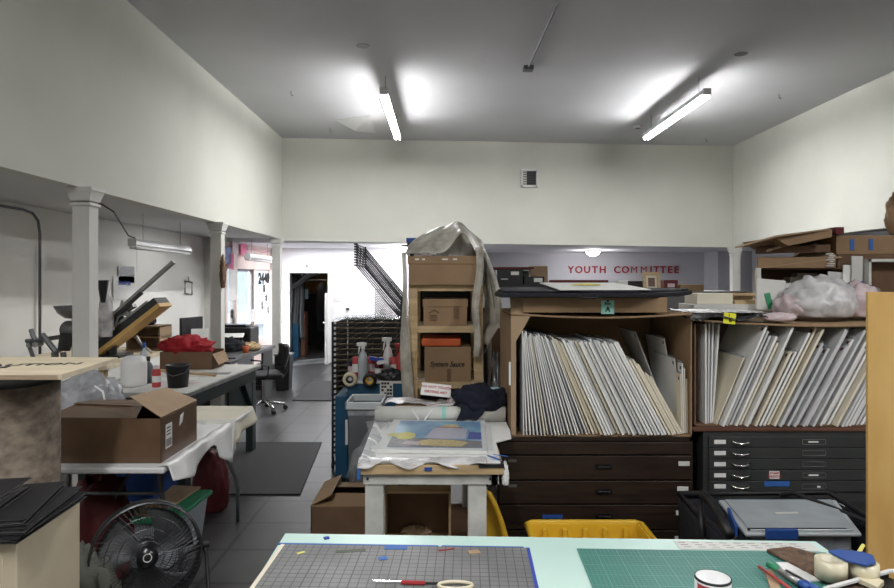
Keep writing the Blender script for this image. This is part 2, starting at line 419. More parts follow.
b = MB(); b.tube([(LX-.2,5.7,2.46),(-3.15,6.2,2.36),(-3.4,7.0,2.19),(-3.45,7.25,2.18)],.008,6); b.build('cord','black',t)
MB().cyl((-3.45,7.3,2.1),(-3.45,7.3,1.8),.002,n=4).build('pull_chain','white_plastic',t)
strip_light(-3.3,10.9,12.4,2.09,'unlit grey strip light hanging near the storefront window',False,2.41)
tag(MB().tube([(-3.09,5.6,2.46),(-3.10,5.6,1.9),(-3.13,5.65,1.4),(-3.12,5.7,1.15)],.007,6).build('power_cord','black'),'black cord hanging straight down beside the nearest white column','cord')
t = thing('ceiling_junction_box','grey junction box with conduit on the ceiling between the lit lights','junction box',(1.02,7.9,ZC))
MB().box(.96,1.08,7.82,7.94,ZC-.05,ZC).build('junction_box','grey_metal',t, bevel=.004)
MB().cyl((1.02,7.82,ZC-.02),(1.12,3,ZC-.02),.013,n=8).build('conduit','grey_metal',t)
yb = lambda x: 11.8+(x-LX)*.0847
t = thing('wall_vent','small square grille vent high on the back wall','vent',(X(529,12.1),yb(1.58),Z(187,12.1)))
vx0, vx1, vz0, vz1, vy = X(521,12.15), X(538,12.15), Z(187,12.15), Z(169,12.15), 12.13
b = MB(); f = .035
for a in ((vx0,vx1,vz0,vz0+f),(vx0,vx1,vz1-f,vz1),(vx0,vx0+f,vz0,vz1),(vx1-f,vx1,vz0,vz1)): b.box(a[0],a[1],vy,vy+.1,a[2],a[3])
b.build('frame','white_plastic',t)
MB().box(vx0+f,vx1-f,vy+.05,vy+.08,vz0+f,vz1-f).build('duct','black',t)
for k in range(6):
    zz = vz0+f+(k+.5)*(vz1-vz0-2*f)/6; MB().box(vx0+f,vx1-f,vy+.02,vy+.035,zz-.006,zz+.006).build('slat','file_grey',t)
t = thing('smoke_detector','round white detector on the ceiling by the right lit light','smoke detector',(3.25,10.9,ZC-.04))
MB().lathe([(0,0),(.055,.002),(.07,.02),(.07,.04),(0,.04)],(3.25,10.9,ZC-.04)).build('body','white_plastic',t, smooth=True)
MB().lathe([(0,0),(.04,0),(.045,.006)],(3.25,10.9,ZC-.046)).build('sensor_ring','grey_metal',t, smooth=True)
tag(MB().hull([(X(337,10.6),10.5,ZC-.002),(X(373,10.6),10.2,ZC-.002),(X(371,10.6),11.4,ZC-.005),(X(352,10.6),11.0,ZC-.06)],(0,0,-.004)).build('ceiling_flap','white_paint'),'loose white flap peeling from the ceiling left of the left lit light','ceiling flap')
for px, py, l in ((291,91,'small ceiling hook left of the left lit light'),(779,94,'small ceiling hook right of the right lit light'),(741,54,'flat round ceiling plate above the right lit light'),(363,46,'flat round ceiling plate above the left lit light'),(330,128,'tiny ceiling hook near the loose ceiling flap'),(706,138,'tiny ceiling hook near the right back corner')):
    Y = (ZC-EYE)*K/(281-py); x = X(px,Y)
    if 'plate' in l: tag(MB().lathe([(0,-.004),(.07,-.004),(.075,0)],(x,Y,ZC)).build('ceiling_plate','grey_metal'),l,'ceiling plate',)
    else: tag(MB().tube([(x,Y,ZC),(x,Y,ZC-.05),(x+.02,Y,ZC-.07),(x+.03,Y,ZC-.05)],.005,6).build('ceiling_hook','grey_metal'),l,'hook')
def dome(x, y, z, label):
    t = thing('dome_light', label, 'light', (x,y,z-.09), group='round dome ceiling lights')
    MB().lathe([(0,0),(.16,0),(.18,-.02),(.17,-.03)],(x,y,z)).build('base','white_paint',t, smooth=True)
    MB().lathe([(.16,-.03),(.145,-.08),(.09,-.12),(0,-.135)],(x,y,z)).build('shade','dome_glow',t, smooth=True)
    l = bpy.data.lights.new('bulb','POINT'); l.energy = 30; l.shadow_soft_size = .1; o = bpy.data.objects.new('bulb',l); COL.objects.link(o); o.location = (x,y,z-.2)
dome(X(593,14.8),14.8,2.40,'lit dome light on the ceiling above the words on the grey wall')
dome(X(400,13.0),13.0,2.40,'lit dome light on the white ceiling behind the raised racks')

# letters on the far wall
word = 'YOUTH COMMITTEE'; x0 = X(568,15.97); x1 = X(679,15.97)
pos = [571,578.9,587.2,595,602.9,None,617.4,625.6,634.2,643.9,651.2,656.6,663.2,670.2,676.6]
sp = (x1-x0-.12)/14.0
for i, ch in enumerate(word):
    if pos[i] is None: continue
    w_ = 'YOUTH' if i < 5 else 'COMMITTEE'
    same = word[:i+1][0 if i<5 else 6:].count(ch); tot = w_.count(ch)
    nm = ('' if tot == 1 else ('first ' if same == 1 else 'second '))
    o = text(ch, .235, 'red_letter', 'wall_letter', None, (X(pos[i],15.97),15.985,Z(270,15.97)), FRONT, ext=.012, bold=-.002 if ch=='M' else .005, narrow=.96 if ch=='M' else 1.0)
    tag(o, 'red capital %s mounted on the grey wall, %s%s of %s' % (ch, nm, 'one' if tot > 1 else 'the only one', w_), 'letter', 'red wall letters spelling YOUTH COMMITTEE')
o = text('2440', .30, 'ink_black', 'window_number', None, SW(13.28,Z(279,13.1),-.03), rz(90-6.5)@rx(90), ext=.004, bold=.014, narrow=.95)
tag(o,'black street number 2440 on the storefront window','number')
for k, (Y, z) in enumerate(((13.35,1.55),(13.5,1.75),(13.45,1.35),(13.25,1.2),(13.55,1.1),(11.85,1.1),(11.9,.95))):
    b = MB(); c = Vector(SW(Y,z,-.01))
    for a in range(0,180,30):
        d = Vector((0.1136,1,0)).normalized()*math.cos(R(a))*.09+Vector((0,0,math.sin(R(a))*.09)); b.cyl(c-d,c+d,.008,n=5)
    tag(b.build('window_decal','ink_black' if k in (0,2,5) else 'grey_metal'), ['dark starburst decal on the storefront window just under its number','grey starburst decal high beside the window number','dark starburst decal in the middle of the numbered window','grey starburst decal low on the numbered window','lowest grey starburst decal at the right of the numbered window','dark starburst decal on the window left of the glass door','grey starburst decal on the window left of the glass door, under the dark one'][k],'decal','starburst decals on the storefront glass')
# paper banners over the storefront
for k, (px, py, m, l, w_, h) in enumerate(((226,249,'pink','pink paper banner nearest the middle column above the storefront',.22,.36),(232,250,'pale_pink','pale pink paper banner between two brighter ones above the storefront',.2,.30),(237,256,'blue','blue paper banner hanging above the glass door',.24,.32),(240,262,'pink','pink paper banner hanging lowest over the glass door',.22,.3),(244,248,'pale_pink','pale pink paper banner above the grey strip light',.26,.26),(252,249,'pink','magenta paper banner above the right of the strip light',.26,.3),(258,250,'pale_pink','small pale banner at the right end of the banner string',.1,.2))):
    Y = (5.0)/( (444-px)/K + .1136); c = SW(Y, Z(py,Y), -.06)
    b = MB(); d = Vector((.1136,1,0)).normalized()*w_/2
    n = 5; pts = [Vector(c)-d+Vector((0,0,h/2)), Vector(c)+d+Vector((0,0,h/2))]
    for j in range(n): pts += [Vector(c)+d*(1-2*(j+.25)/n)+Vector((0,0,-h/2)), Vector(c)+d*(1-2*(j+.75)/n)+Vector((0,0,-h/2+.04))]
    b.hull(pts,(.003,0,0)); tag(b.build('paper_banner',m),l,'banner','paper banners above the storefront')
b = MB(); b.tube([SW(11.7,2.36,-.05)]+[SW(11.7+i*.2,2.30+.02*math.cos(i*1.3),-.05) for i in range(1,10)],.006,5); tag(b.build('banner_string','pink'),'string holding the paper banners above the storefront','string')
# posters on the storefront wall and far wall papers
def sheet_on(name, x0, x1, y, z0, z1, m, label, cat, lines=0, lm='ink_black', grp=None):
    t = MB().box(x0,x1,y-.006,y,z0,z1).build(name,m); tag(t,label,cat,grp)
    if lines:
        b = MB(); h = (z1-z0)/(lines+1)
        for k in range(lines):
            zz = z1-(k+1)*h; b.box(x0+.12*(x1-x0), x1-(.12+.3*random.random())*(x1-x0), y-.008,y-.0061, zz-h*.18, zz+h*.18)
        b.build('print', lm, t)
    return t
sheet_on('wall_notice',X(332,13.78),X(341,13.78),13.79,Z(301,13.78),Z(293,13.78),'white_paper','small white printed notice on the far wall right of the doorway','notice',3,'pale_pink')
tag(MB().box(X(346,13.78),X(349,13.78),13.76,13.795,Z(310,13.78),Z(308,13.78)).build('wall_fitting','black'),'small black fitting on the far wall right of the doorway','fitting')
tag(MB().lathe([(0,-.01),(.02,-.01),(.02,.01)],(X(307,13.78),13.77,Z(266,13.78)),rot=rx(90)).build('wall_hook','grey_metal'),'tiny round fitting on the wall above the dark doorway','hook')
# door leaf standing open beside the doorway
t = thing('door_leaf','narrow white door leaf standing open right of the dark doorway','door',(X(331,13.4),13.45,0))
MB().box(X(329.5,13.6),X(332.5,13.6),13.05,13.75,.02,1.45).build('panel','white_paint',t, bevel=.005)
MB().cyl((X(329.5,13.6)-.05,13.15,.85),(X(329.5,13.6),13.15,.85),.018).build('handle','chrome',t)
for y0, y1, z0, z1, m, l in ((11.7,12.0,1.35,1.9,'white_paper','white poster beside the storefront glass, nearest the middle column'),(11.98,12.06,1.45,1.9,'off_white','narrow printed sheet between the white poster and glass door')):
    tag(MB().hull([SW(y0,z0,-.01),SW(y1,z0,-.01),SW(y1,z1,-.01),SW(y0,z1,-.01)],(.004,0,0)).build('poster',m),l,'poster')

# conduit in the left aisle
cx, cy = -4.24, 6.82
b = MB(); b.tube([(-4.24,3.0,2.42),(-4.24,6.55,2.42),(-4.24,6.7,2.40),(-4.24,6.79,2.33),(-4.24,6.82,2.2),(-4.24,6.82,.9)],.014,10)
tag(b.build('wall_conduit','grey_metal', smooth=True),'grey conduit bending down the aisle wall left of the nearest column','conduit')
# wall sheets in the aisle (on the left wall, facing right)
def aisle_sheet(name, px0, px1, py0, py1, m, label, cat, inks=()):
    x = -4.27; Ya = x*K/(px0-444); Yb = x*K/(px1-444)
    z1 = Z(py0,Ya); z0 = Z(py1,Ya)
    t = MB().hull([(x,Ya,z0),(x,Yb,z0),(x,Yb,z1),(x,Ya,z1)],(.006,0,0)).build(name,m); tag(t,label,cat); return t, x, Ya, Yb, z0, z1
aisle_sheet('paper_sheet',118,134,266,283,'grey_metal','grey sheet on the aisle wall above the press','sheet')
t,x,Ya,Yb,z0,z1 = aisle_sheet('wall_calendar',113,134,276,300,'white_paper','white wall sheet with a blue heading above the press','sheet')
text("Double Jay", .075, 'ink_blue', 'heading', t, (x+.012,(Ya+Yb)/2,z1-.09), rz(90)@rx(90), bold=.002)
b = MB(); x = -4.25; Ya = x*K/(185-444); Yb = x*K/(192-444)
z1 = Z(281,Ya); z0 = Z(295,Ya)
b.tube([(x,Ya,z1),(x,Yb,z1-.02),(x,Yb,z0),(x,Ya,z0+.03)],.012,6,closed=True)
b.cyl((x,(Ya+Yb)/2,z1),(x,(Ya+Yb)/2,z1+.07),.007)
tag(b.build('wire_holder','dark_steel'),'empty black wire holder hung on the aisle wall','holder')
# ================================================================== LEFT SIDE
# --- storage cabinet in the near left corner, with portfolios
t = thing('storage_cabinet','cream cabinet in the near left corner under black portfolios','cabinet',(-1.75,2.3,0))
MB().box(-2.1,-1.4,2.13,2.5,0,.85).build('body','cream',t, bevel=.004)
MB().box(-2.06,-1.44,2.122,2.13,.05,.8).build('door','cream',t, bevel=.002)
def portfolio(cx, cy, z, w, d, h, rot, label, m='black'):
    t = thing('portfolio_case', label, 'portfolio', (cx,cy,z), R(rot), 'black portfolios on the cream cabinet')
    b = MB()
    for k, zz in ((0,0),(1,h-.004)): b.box(-w/2,w/2,-d/2,d/2,zz,zz+.004)
    b.box(-w/2,-w/2+.006,-d/2,d/2,0,h); b.build('cover',m,t,local=True, bevel=.0015)
    b = MB()
    for k in range(3):
        q = .005+(h-.012)*(k+.5)/3; b.box(-w/2+.01,w/2-.012-.01*k,-d/2+.008,d/2-.008,q-.001,q+.001)
    b.build('sleeve','board_edge_dark',t,local=True)
    return t
portfolio(-1.73,2.31,.850,.68,.46,.018,3,'black portfolio at the bottom of the pile on the cream cabinet')
portfolio(-1.70,2.30,.870,.62,.44,.022,8,'black portfolio second from bottom of the pile on the cream cabinet')
portfolio(-1.71,2.27,.894,.58,.42,.022,15,'black portfolio second from top of the pile on the cream cabinet')
portfolio(-1.77,2.20,.918,.52,.40,.045,10,'bulging black portfolio on top of the pile on the cream cabinet')

# --- fibre tube with plywood top
tag(MB().lathe([(.27,0),(.27,1.24),(.255,1.24),(.255,0)],(-2.04,2.93,0),n=48).build('forming_tube','sonotube',smooth=True),'wide mottled brown fibre tube standing under the plywood board','tube')
tag(MB().lathe([(0,0),(.258,0),(.258,.06),(0,.06)],(-2.04,2.93,1.24),n=48).build('lid','grey_metal',smooth=True),'grey lid between the fibre tube and the plywood board','lid')
t = MB().hull([(-2.45,2.62,1.30),(-1.545,2.63,1.30),(-1.615,3.22,1.30),(-2.5,3.25,1.30)],(0,0,.022)).build('plywood_board',['pale_ply'],bevel=.001)
tag(t,'pale plywood board with dark handwriting on the wide brown tube','board')
text("CAUTION", .10, 'ink_black', 'handwriting', t, (-1.88,2.93,1.3225), rz(12), bold=.002)
text("TUBE", .07, 'ink_black', 'handwriting', t, (-1.99,2.83,1.3225), rz(12), bold=.002)
b = MB(); b.box(-2.45,-1.56,2.618,2.6215,1.302,1.32); b.build('edge_band','ply_edge',t)

# --- folding table under the big carton
TX0, TX1, TY0, TY1, TZ = -2.2,-1.44,3.34,4.92,.74
t = thing('folding_table','white folding table holding the big brown carton','table',((TX0+TX1)/2,4.1,0))
MB().box(TX0,TX1,TY0,TY1,TZ-.035,TZ).build('tabletop','white_plastic',t,bevel=.012)
MB().box(TX0+.05,TX1-.05,TY0+.1,TY1-.1,TZ-.06,TZ-.035).build('frame','grey_metal',t)
def uleg(y, s):
    b = MB(); x0, x1 = TX0+.12, TX1-.08
    b.tube([(x1-.03,y,TZ-.05),(x1-.03,y,TZ-.12),(x1-.02,y+.01*s,TZ-.25),(x1+.04,y+.05*s,TZ-.42),(x1+.06,y+.05*s,.25),(x1+.06,y+.05*s,0)],.014,8)
    b.build('leg','grey_metal',t,smooth=True)
    b = MB(); b.tube([(x0+.03,y,TZ-.05),(x0+.03,y,TZ-.12),(x0+.02,y,TZ-.25),(x0-.04,y+.05*s,TZ-.42),(x0-.06,y+.05*s,0)],.014,8); b.build('leg','grey_metal',t,smooth=True)
    MB().tube([(x0+.02,y,TZ-.2),(x1-.02,y,TZ-.2)],.011,8).build('stretcher','grey_metal',t,smooth=True)
uleg(3.55,1); uleg(4.55,1)
MB().tube([(-1.82,3.6,.5),(-1.82,3.95,.69)],.009,6).build('brace','grey_metal',t)
# the carton
t = thing('carton','big glossy brown carton with shipping labels on the folding table','box',(-1.8,3.65,TZ))
bx0,bx1,by0,by1,bz = -2.1,-1.49,3.42,3.92,.975
b = MB(); e=.006
b.box(bx0,bx1,by0,by0+e,TZ,bz).box(bx0,bx1,by1-e,by1,TZ,bz).box(bx0,bx0+e,by0,by1,TZ,bz).box(bx1-e,bx1,by0,by1,TZ,bz).box(bx0,bx1,by0,by1,TZ,TZ+e)
b.build('body','cardboard_glossy',t,bevel=.004)
MB().hull([(bx0,by0+.01,bz),(-1.62,by0,bz),(-1.68,by0+.2,bz+.025),(-1.78,by0+.26,bz+.01),(bx0,by0+.3,bz+.02)],(0,0,.005)).build('flap','cardboard_glossy',t)
MB().hull([(bx0,by1,bz+.005),(bx1,by1,bz+.005),(-1.62,3.66,bz+.012),(bx0,3.68,bz+.03)],(0,0,.005)).build('flap','cardboard_glossy',t)
MB().hull([(bx1,by0,bz+.004),(bx1,by1,bz+.004),(bx1-.19,by1+.02,bz+.075),(bx1-.24,by0+.16,bz+.085)],(0,0,.005)).build('flap','cardboard_light',t)
MB().box(bx1,bx1+.001,3.48,3.56,.80,.93).build('shipping_label','white_paper',t,)
b = MB()
for k in range(9): b.box(bx1+.001,bx1+.0016,3.487+.0075*k,3.487+.0075*k+.003,.81,.85)
for k in range(3): b.box(bx1+.001,bx1+.0016,3.49,3.54,.87+.018*k,.876+.018*k)
b.build('barcode','ink_black',t)
MB().hull([(bx1,3.66,.885),(bx1,3.70,.90),(bx1,3.72,.95),(bx1,3.67,.94)],(.001,0,0)).build('shipping_label','white_paper',t)
# white film hanging over the table edge
def f(u,v):
    y = 3.36+u*1.1; s = v*.30
    e = .235-.02*math.sin(u*9)
    if s < .07: x = TX1-.03+s*.6; z = TZ+.004
    else: x = TX1+.012+(s-.07)*.25*(.5+.5*math.sin(u*11)); z = TZ+.004-(s-.07)*(.4+.6*abs(math.sin(u*5+.4)))*(.5 if u<.6 else 1)
    return (x,y,z+.004*math.sin(u*30+v*5))
tag(MB().sheet(f,40,10).build('plastic_sheet','white_plastic',smooth=True,solid=.002),'white plastic sheet hanging over the edge of the folding table','sheet')
# cream cloth at the far end of the table
def f(u,v):
    x = -2.0+.62*u; y = 4.36+.57*v; z = TZ+.010
    if u > .88: x = -1.454+(u-.88)*.25+.02*math.sin(v*9)*(u-.88)*8; z -= (u-.88)/.12*(.10+.05*(1-v))
    if v < .08 and u > .3: z -= (.08-v)*.4
    return (x,y,z)
tag(MB().sheet(f,50,14).build('table_cover','cream_paper',smooth=True,solid=.006),'cream padded cover over the far end of the folding table','cover')
def f(u,v):
    x = -1.86+.45*u; a = v*.28
    y = 4.40-.05*v; z = TZ+.022-max(0,a-.03)*(.55+.45*math.sin(u*8))
    return (x,y-.02*math.sin(u*14)*v,z)
tag(MB().sheet(f,30,12).build('film_sheet','off_white',smooth=True,solid=.002),'crumpled white film between the carton and the cream cover','sheet')
# wrapped chair back / plastic bag behind the carton
b = MB(); b.blob((-2.28,4.2,TZ+.005),(.42,.36,.36),.16,2.4,4,.5,seed=3); tag(b.build('plastic_bag','film_grey',smooth=True),'grey see-through plastic bag behind the big carton','bag')
tag(MB().tube([(-2.16,4.02,1.05),(-2.10,4.0,1.02),(-2.08,4.0,.93),(-2.03,4.0,.88)],.006,6).build('charging_wire','white_plastic'),'thin white cord looping over the grey plastic bag','cord')
# things under the folding table
def bag(name, c, d, m, label, cat='bag', amp=.15, seed=0, fr=2.5):
    return tag(MB().blob(c,d,amp,fr,4,.55,seed=seed).build(name,m,smooth=True),label,cat)
bag('shopping_bag',(-1.98,3.75,0),(.34,.36,.58),'dark_red','dark red bag upright under the folding table behind the fan',seed=1)
bag('supply_bag',(-1.74,4.85,0),(.26,.26,.42),'dark_red','red printed bag under the far end of the folding table',seed=4)
tag(MB().box(-2.1,-1.8,4.02,4.4,0,.60).build('blue_crate','blue',bevel=.01),'dark blue crate under the folding table','crate')
# lidded tub
t = thing('storage_tub','clear storage tub with green lid under brown cardboard','tub',(-1.78,4.05,0),R(-4))
b = MB(); b.obox((0,0,.145),(.42,.52,.29),taper=.86).build('body','tub_clear',t,local=True,bevel=.02)
MB().obox((0,0,.302),(.46,.56,.03)).build('lid','lid_green',t,local=True,bevel=.012)
tag(MB().obox((-1.87,4.08,.330),(.46,.50,.014),rz(-8)@rx(1.5)).build('cardboard_sheet','cardboard_light',bevel=.002),'flat brown cardboard lying on the green tub lid','cardboard')
# fan
t = thing('floor_fan','black round floor fan in front of the tub','fan',(-1.42,3.1,0),R(28))
fc = Vector((0,0,.44)); t.scale = (.9,.9,.9); tilt = rx(80)
def ring(r, z, rr, n=48): 
    return [fc+tilt@Vector((r*math.cos(2*math.pi*i/n), r*math.sin(2*math.pi*i/n), z)) for i in range(n)]
b = MB(); b.lathe([(.262,-.07),(.275,-.07),(.275,.07),(.262,.07),(.262,-.07)],fc,n=56,rot=tilt); b.build('shroud','black',t,local=True,smooth=True)
b = MB()
for z_ in (.075,-.075):
    for r in (.08,.14,.20,.268): b.tube(ring(r,z_+.02*(1-r/.27)*(1 if z_>0 else -1),0,40),.0022 if r<.25 else .006,5,closed=True)
    for k in range(64):
        a = 2*math.pi*k/64; d = .35
        p = [fc+tilt@Vector((r*math.cos(a+d*(r/.27)), r*math.sin(a+d*(r/.27)), z_+.02*(1-r/.27)*(1 if z_>0 else -1))) for r in (.05,.12,.19,.268)]
        b.tube(p,.0013,4)
b.build('guard','dark_steel',t,local=True)
b = MB()
for k in range(3):
    a0 = 2*math.pi*k/3+.5
    def f(u,v,a0=a0):
        r = .05+.19*u; a = a0+(v-.5)*(1.1+.5*u)+.3*u; return fc+tilt@Vector((r*math.cos(a), r*math.sin(a), (v-.5)*.07))
    b.sheet(f,8,8)
b.build('blade','blade_grey',t,local=True,smooth=True,solid=.002)
MB().lathe([(0,.10),(.05,.098),(.055,.085),(.055,.05)],fc,n=24,rot=tilt).build('hub','black_gloss',t,local=True,smooth=True)
lo = MB(); lo.tube([fc+tilt@Vector((.02*math.cos(a),.02*math.sin(a),.1)) for a in [i*math.pi/8 for i in range(16)]],.0025,5,closed=True); lo.build('logo','white_plastic',t,local=True)
MB().lathe([(0,-.14),(.06,-.14),(.07,-.05),(0,-.05)],fc,n=24,rot=tilt).build('motor','black',t,local=True,smooth=True)
for s in (-1,1):
    MB().tube([(s*.285,0,.44),(s*.30,-.01,.40),(s*.31,-.12,.02),(s*.31,-.15,.012)],.011,8).build('leg','black',t,local=True,smooth=True)
    MB().cyl((s*.27,0,.44),(s*.315,0,.44),.02).build('knob','black',t,local=True)
MB().tube([(-.31,-.15,.012),(.31,-.15,.012)],.011,8).build('foot_bar','black',t,local=True,smooth=True)
MB().tube([(-.31,.0,.012),(-.31,.22,.012),(.31,.22,.012),(.31,.0,.012)],.011,8).build('rear_foot','black',t,local=True)
# cloth bag next to the cabinet
t = thing('cloth_bag','dull green cloth bag with teal straps between the cream cabinet and fan','bag',(-1.62,2.95,0))
b = MB(); b.blob((-1.65,2.98,0),(.32,.28,.46),.14,3,4,.55,seed=9); b.build('body','olive_cloth',t,smooth=True)
MB().tube([(-1.74,2.84,.40),(-1.70,2.80,.44),(-1.64,2.78,.45),(-1.58,2.82,.40)],.012,6).build('strap','mint_note',t)
b = MB()
b.sheet(lambda u,v: (-1.60+.10*u+.01*math.sin(v*5), 2.82-.02*math.sin(u*6), .42-.30*v), 8,10); b.build('flap','olive_cloth',t,smooth=True,solid=.012)

# --- steel topped worktable behind
t = thing('worktable','steel edged worktable with white top and dark green legs','table',(-2.36,5.78,0),R(-3),)
b = MB(); b.box(-.46,.46,-.85,.85,.815,.85); b.build('tabletop','steel',t,local=True,bevel=.004)
MB().box(-.44,.44,-.83,.83,.8501,.853).build('top_sheet','off_white',t,local=True)
b = MB(); b.box(-.42,.42,-.80,-.78,.70,.815).box(-.42,.42,.78,.80,.70,.815).box(.40,.42,-.8,.8,.70,.815).box(-.42,-.40,-.8,.8,.70,.815); b.build('apron','dark_green',t,local=True)
for sx in (-1,1):
    for sy in (-1,1):
        b = MB(); b.box(sx*.39-.035,sx*.39+.035,sy*.74-.05,sy*.74+.05,0,.7).hull([(sx*.39-.03,sy*.70,.7),(sx*.39-.03,sy*.50,.7),(sx*.39-.03,sy*.70,.45)],(.06,0,0)); b.build('leg','dark_green',t,local=True,bevel=.004)
MB().box(.36,.38,.2,.74,.25,.7).build('side_panel','dark_green',t,local=True)
ZT = .853
t = thing('speaker','white rounded cylinder on the steel edged worktable','speaker',(X(134,5.25),5.25,ZT))
MB().lathe([(0,0),(.085,0),(.098,.02),(.098,.19),(.085,.23),(.05,.245),(0,.247)],(X(134,5.25),5.25,ZT),n=32).build('body','white_plastic',t,smooth=True)
MB().lathe([(0,.2475),(.03,.2475),(.03,.250),(0,.2502)],(X(134,5.25),5.25,ZT)).build('button','off_white',t)
def bottle(x, y, z, r, h, m, label, cap='black', name='bottle', cat='bottle'):
    t = thing(name,label,cat,(x,y,z))
    MB().lathe([(0,0),(r,0),(r,h*.62),(r*.8,h*.72),(r*.35,h*.8),(r*.35,h*.86),(0,h*.86)],(x,y,z),n=20).build('body',m,t,smooth=True)
    MB().cyl((x,y,z+h*.84),(x,y,z+h),r*.42).build('cap',cap,t); return t
bottle(X(148.5,5.4),5.4,ZT,.035,.22,'tub_grey','grey bottle between the white cylinder and red can')
bottle(X(141.5,5.75),5.8,ZT,.035,.30,'tub_lip','pale spray bottle standing behind the white cylinder','blue')
t = thing('spray_can','red spray can left of the black bucket','can',(X(156.5,5.2),5.2,ZT))
x=X(156.5,5.2); MB().lathe([(0,0),(.032,0),(.033,.005),(.033,.13),(.02,.15)],(x,5.2,ZT)).build('body','red_print',t,smooth=True)
MB().lathe([(.024,.145),(.024,.17),(0,.175)],(x,5.2,ZT)).build('cap','pale_pink',t,smooth=True)
MB().lathe([(.0335,.04),(.0335,.09)],(x,5.2,ZT)).build('label_band','white_paper',t)
x=X(178,5.2); t = thing('bucket','small black bucket on the steel edged worktable','bucket',(x,5.2,ZT))
MB().lathe([(0,0),(.075,0),(.09,.165),(.096,.165),(.096,.18),(.088,.18),(.073,.01),(0,.01)],(x,5.2,ZT),n=32).build('body','black',t,smooth=True)
MB().tube([(x-.096,5.2,ZT+.165),(x-.08,5.14,ZT+.12),(x,5.10,ZT+.10),(x+.08,5.14,ZT+.12),(x+.096,5.2,ZT+.165)],.003,5).build('handle','grey_metal',t)
tag(MB().cyl((-2.75,5.9,.905),(-2.02,5.75,.865),.012,n=6).build('wooden_stick','pine'),'long thin wooden stick lying across the steel edged worktable','stick')
tag(MB().obox((-2.3,5.6,.8545),(.32,.2,.002),rz(12)).build('printed_sheet','white_paper'),'white printed sheet on the steel edged worktable','paper')
tag(MB().obox((-2.12,5.4,.8545),(.14,.10,.002),rz(-10)).build('printed_card','pale_pink'),'small pink card on the steel edged worktable','card')
tag(MB().obox((-2.1,5.95,.8545),(.28,.12,.002),rz(5)).build('pencil_print','grey_metal'),'grey printed strip at the back of the steel edged worktable','paper')
tag(MB().tube([(-2.72,5.15,.86),(-2.64,5.12,.875),(-2.58,5.2,.86),(-2.5,5.3,.86),(-2.62,5.4,.86)],.008,6).build('white_cable','white_plastic'),'white cable left of the white cylinder on the worktable','cable')
# carton with red cloth at the back of the worktable
t = thing('carton','brown carton under a red cloth at the far end of the worktable','box',(-2.5,6.38,ZT),)
x0,x1,y0,y1 = -2.72,-2.22,6.22,6.56
b = MB(); b.box(x0,x1,y0,y0+.006,ZT,1.02).box(x0,x1,y1-.006,y1,ZT,1.02).box(x0,x0+.006,y0,y1,ZT,1.02).box(x1-.006,x1,y0,y1,ZT,1.0).box(x0,x1,y0,y1,ZT,ZT+.006); b.build('body','cardboard_dark',t)
MB().hull([(x1,y0,1.0),(x1,y1,1.0),(x1+.05,y1,.90),(x1+.06,y0,.90)],(.004,0,0)).build('flap','cardboard',t)
bag('red_cloth',(-2.53,6.38,1.0),(.46,.34,.15),'red_cloth','heap of red cloth on a brown carton on the worktable','cloth',.35,5,2.8)

# --- workbench in the aisle and the screen press
t = thing('workbench','workbench in the side aisle under the tilted press','bench',(-3.55,6.5,0))
MB().box(-4.15,-2.98,5.75,7.4,.91,.95).build('top','pale_ply',t,bevel=.003)
for x in (-4.08,-3.06):
    for y in (5.82,7.32): MB().box(x-.035,x+.035,y-.035,y+.035,0,.91).build('leg','pine',t)
t = thing('screen_press','tilted screen printing press with a yellow edged board','press',(-3.3,6.5,.95))
rot = ry(-38); d = rot@Vector((1,0,0)); nrm = rot@Vector((0,0,1))
c = Vector((-3.20,6.45,1.13))
b = MB(); b.obox(c,(1.10,.28,.045),rot); b.build('wood_edge','plywood',t,bevel=.004)
b = MB(); b.obox(c+nrm*.055+d*.02,(1.06,.28,.065),rot); b.build('bed','dark_steel',t,bevel=.004)
for q in (.06,-.12): MB().obox(c+nrm*.098-d*.02+Vector((0,q,0)),(1.0,.035,.02),rot).build('rail','steel',t)
a0 = Vector((X(84,6.4),6.3,Z(345,6.4))); a1 = Vector((X(178,6.4),6.3,Z(262,6.4))); dd = (a1-a0).normalized(); am = (a0+a1)/2
rot2 = ry(-math.degrees(math.atan2(dd.z,dd.x)))
b = MB(); b.obox(am,( (a1-a0).length,.05,.035),rot2); b.build('long_arm','steel',t,bevel=.003)
b = MB(); b.obox(am-dd*.2+Vector((0,-.03,-.04)),(.85,.03,.03),rot2).obox(am-dd*.3+Vector((0,.02,-.09)),(.5,.03,.02),rot2); b.build('slide_rail','dark_steel',t)
b = MB(); 
for k,(u,v,sx,sz) in enumerate(((.08,.14,.10,.08),(.16,.17,.07,.10),(.24,.14,.09,.05),(-.05,.13,.08,.06),(.30,.16,.04,.09),(-.2,.12,.12,.04))):
    b.obox(c+d*u+nrm*v+Vector((0,-.1,0)),(sx,.08,sz),ry(-38+k*25))
b.cyl(c+d*.1+nrm*.1+Vector((0,-.15,0)),c+d*.3+nrm*.25+Vector((0,-.15,0)),.012).cyl(c+d*-.15+nrm*.1+Vector((0,-.15,0)),c+d*.15+nrm*.18+Vector((0,-.15,0)),.014)
b.build('clamp','steel',t,bevel=.004)
b = MB(); b.cyl((-3.3,6.45,.95),(-3.3,6.45,1.06),.05).box(-3.45,-3.15,6.3,6.6,.95,.975); b.build('pedestal','dark_steel',t)
MB().cyl(c-d*.05+nrm*.16+Vector((-.0,-.14,0)),c+d*.08+nrm*.12+Vector((0,-.14,0)),.05,n=14).build('handle','white_plastic',t,smooth=True)
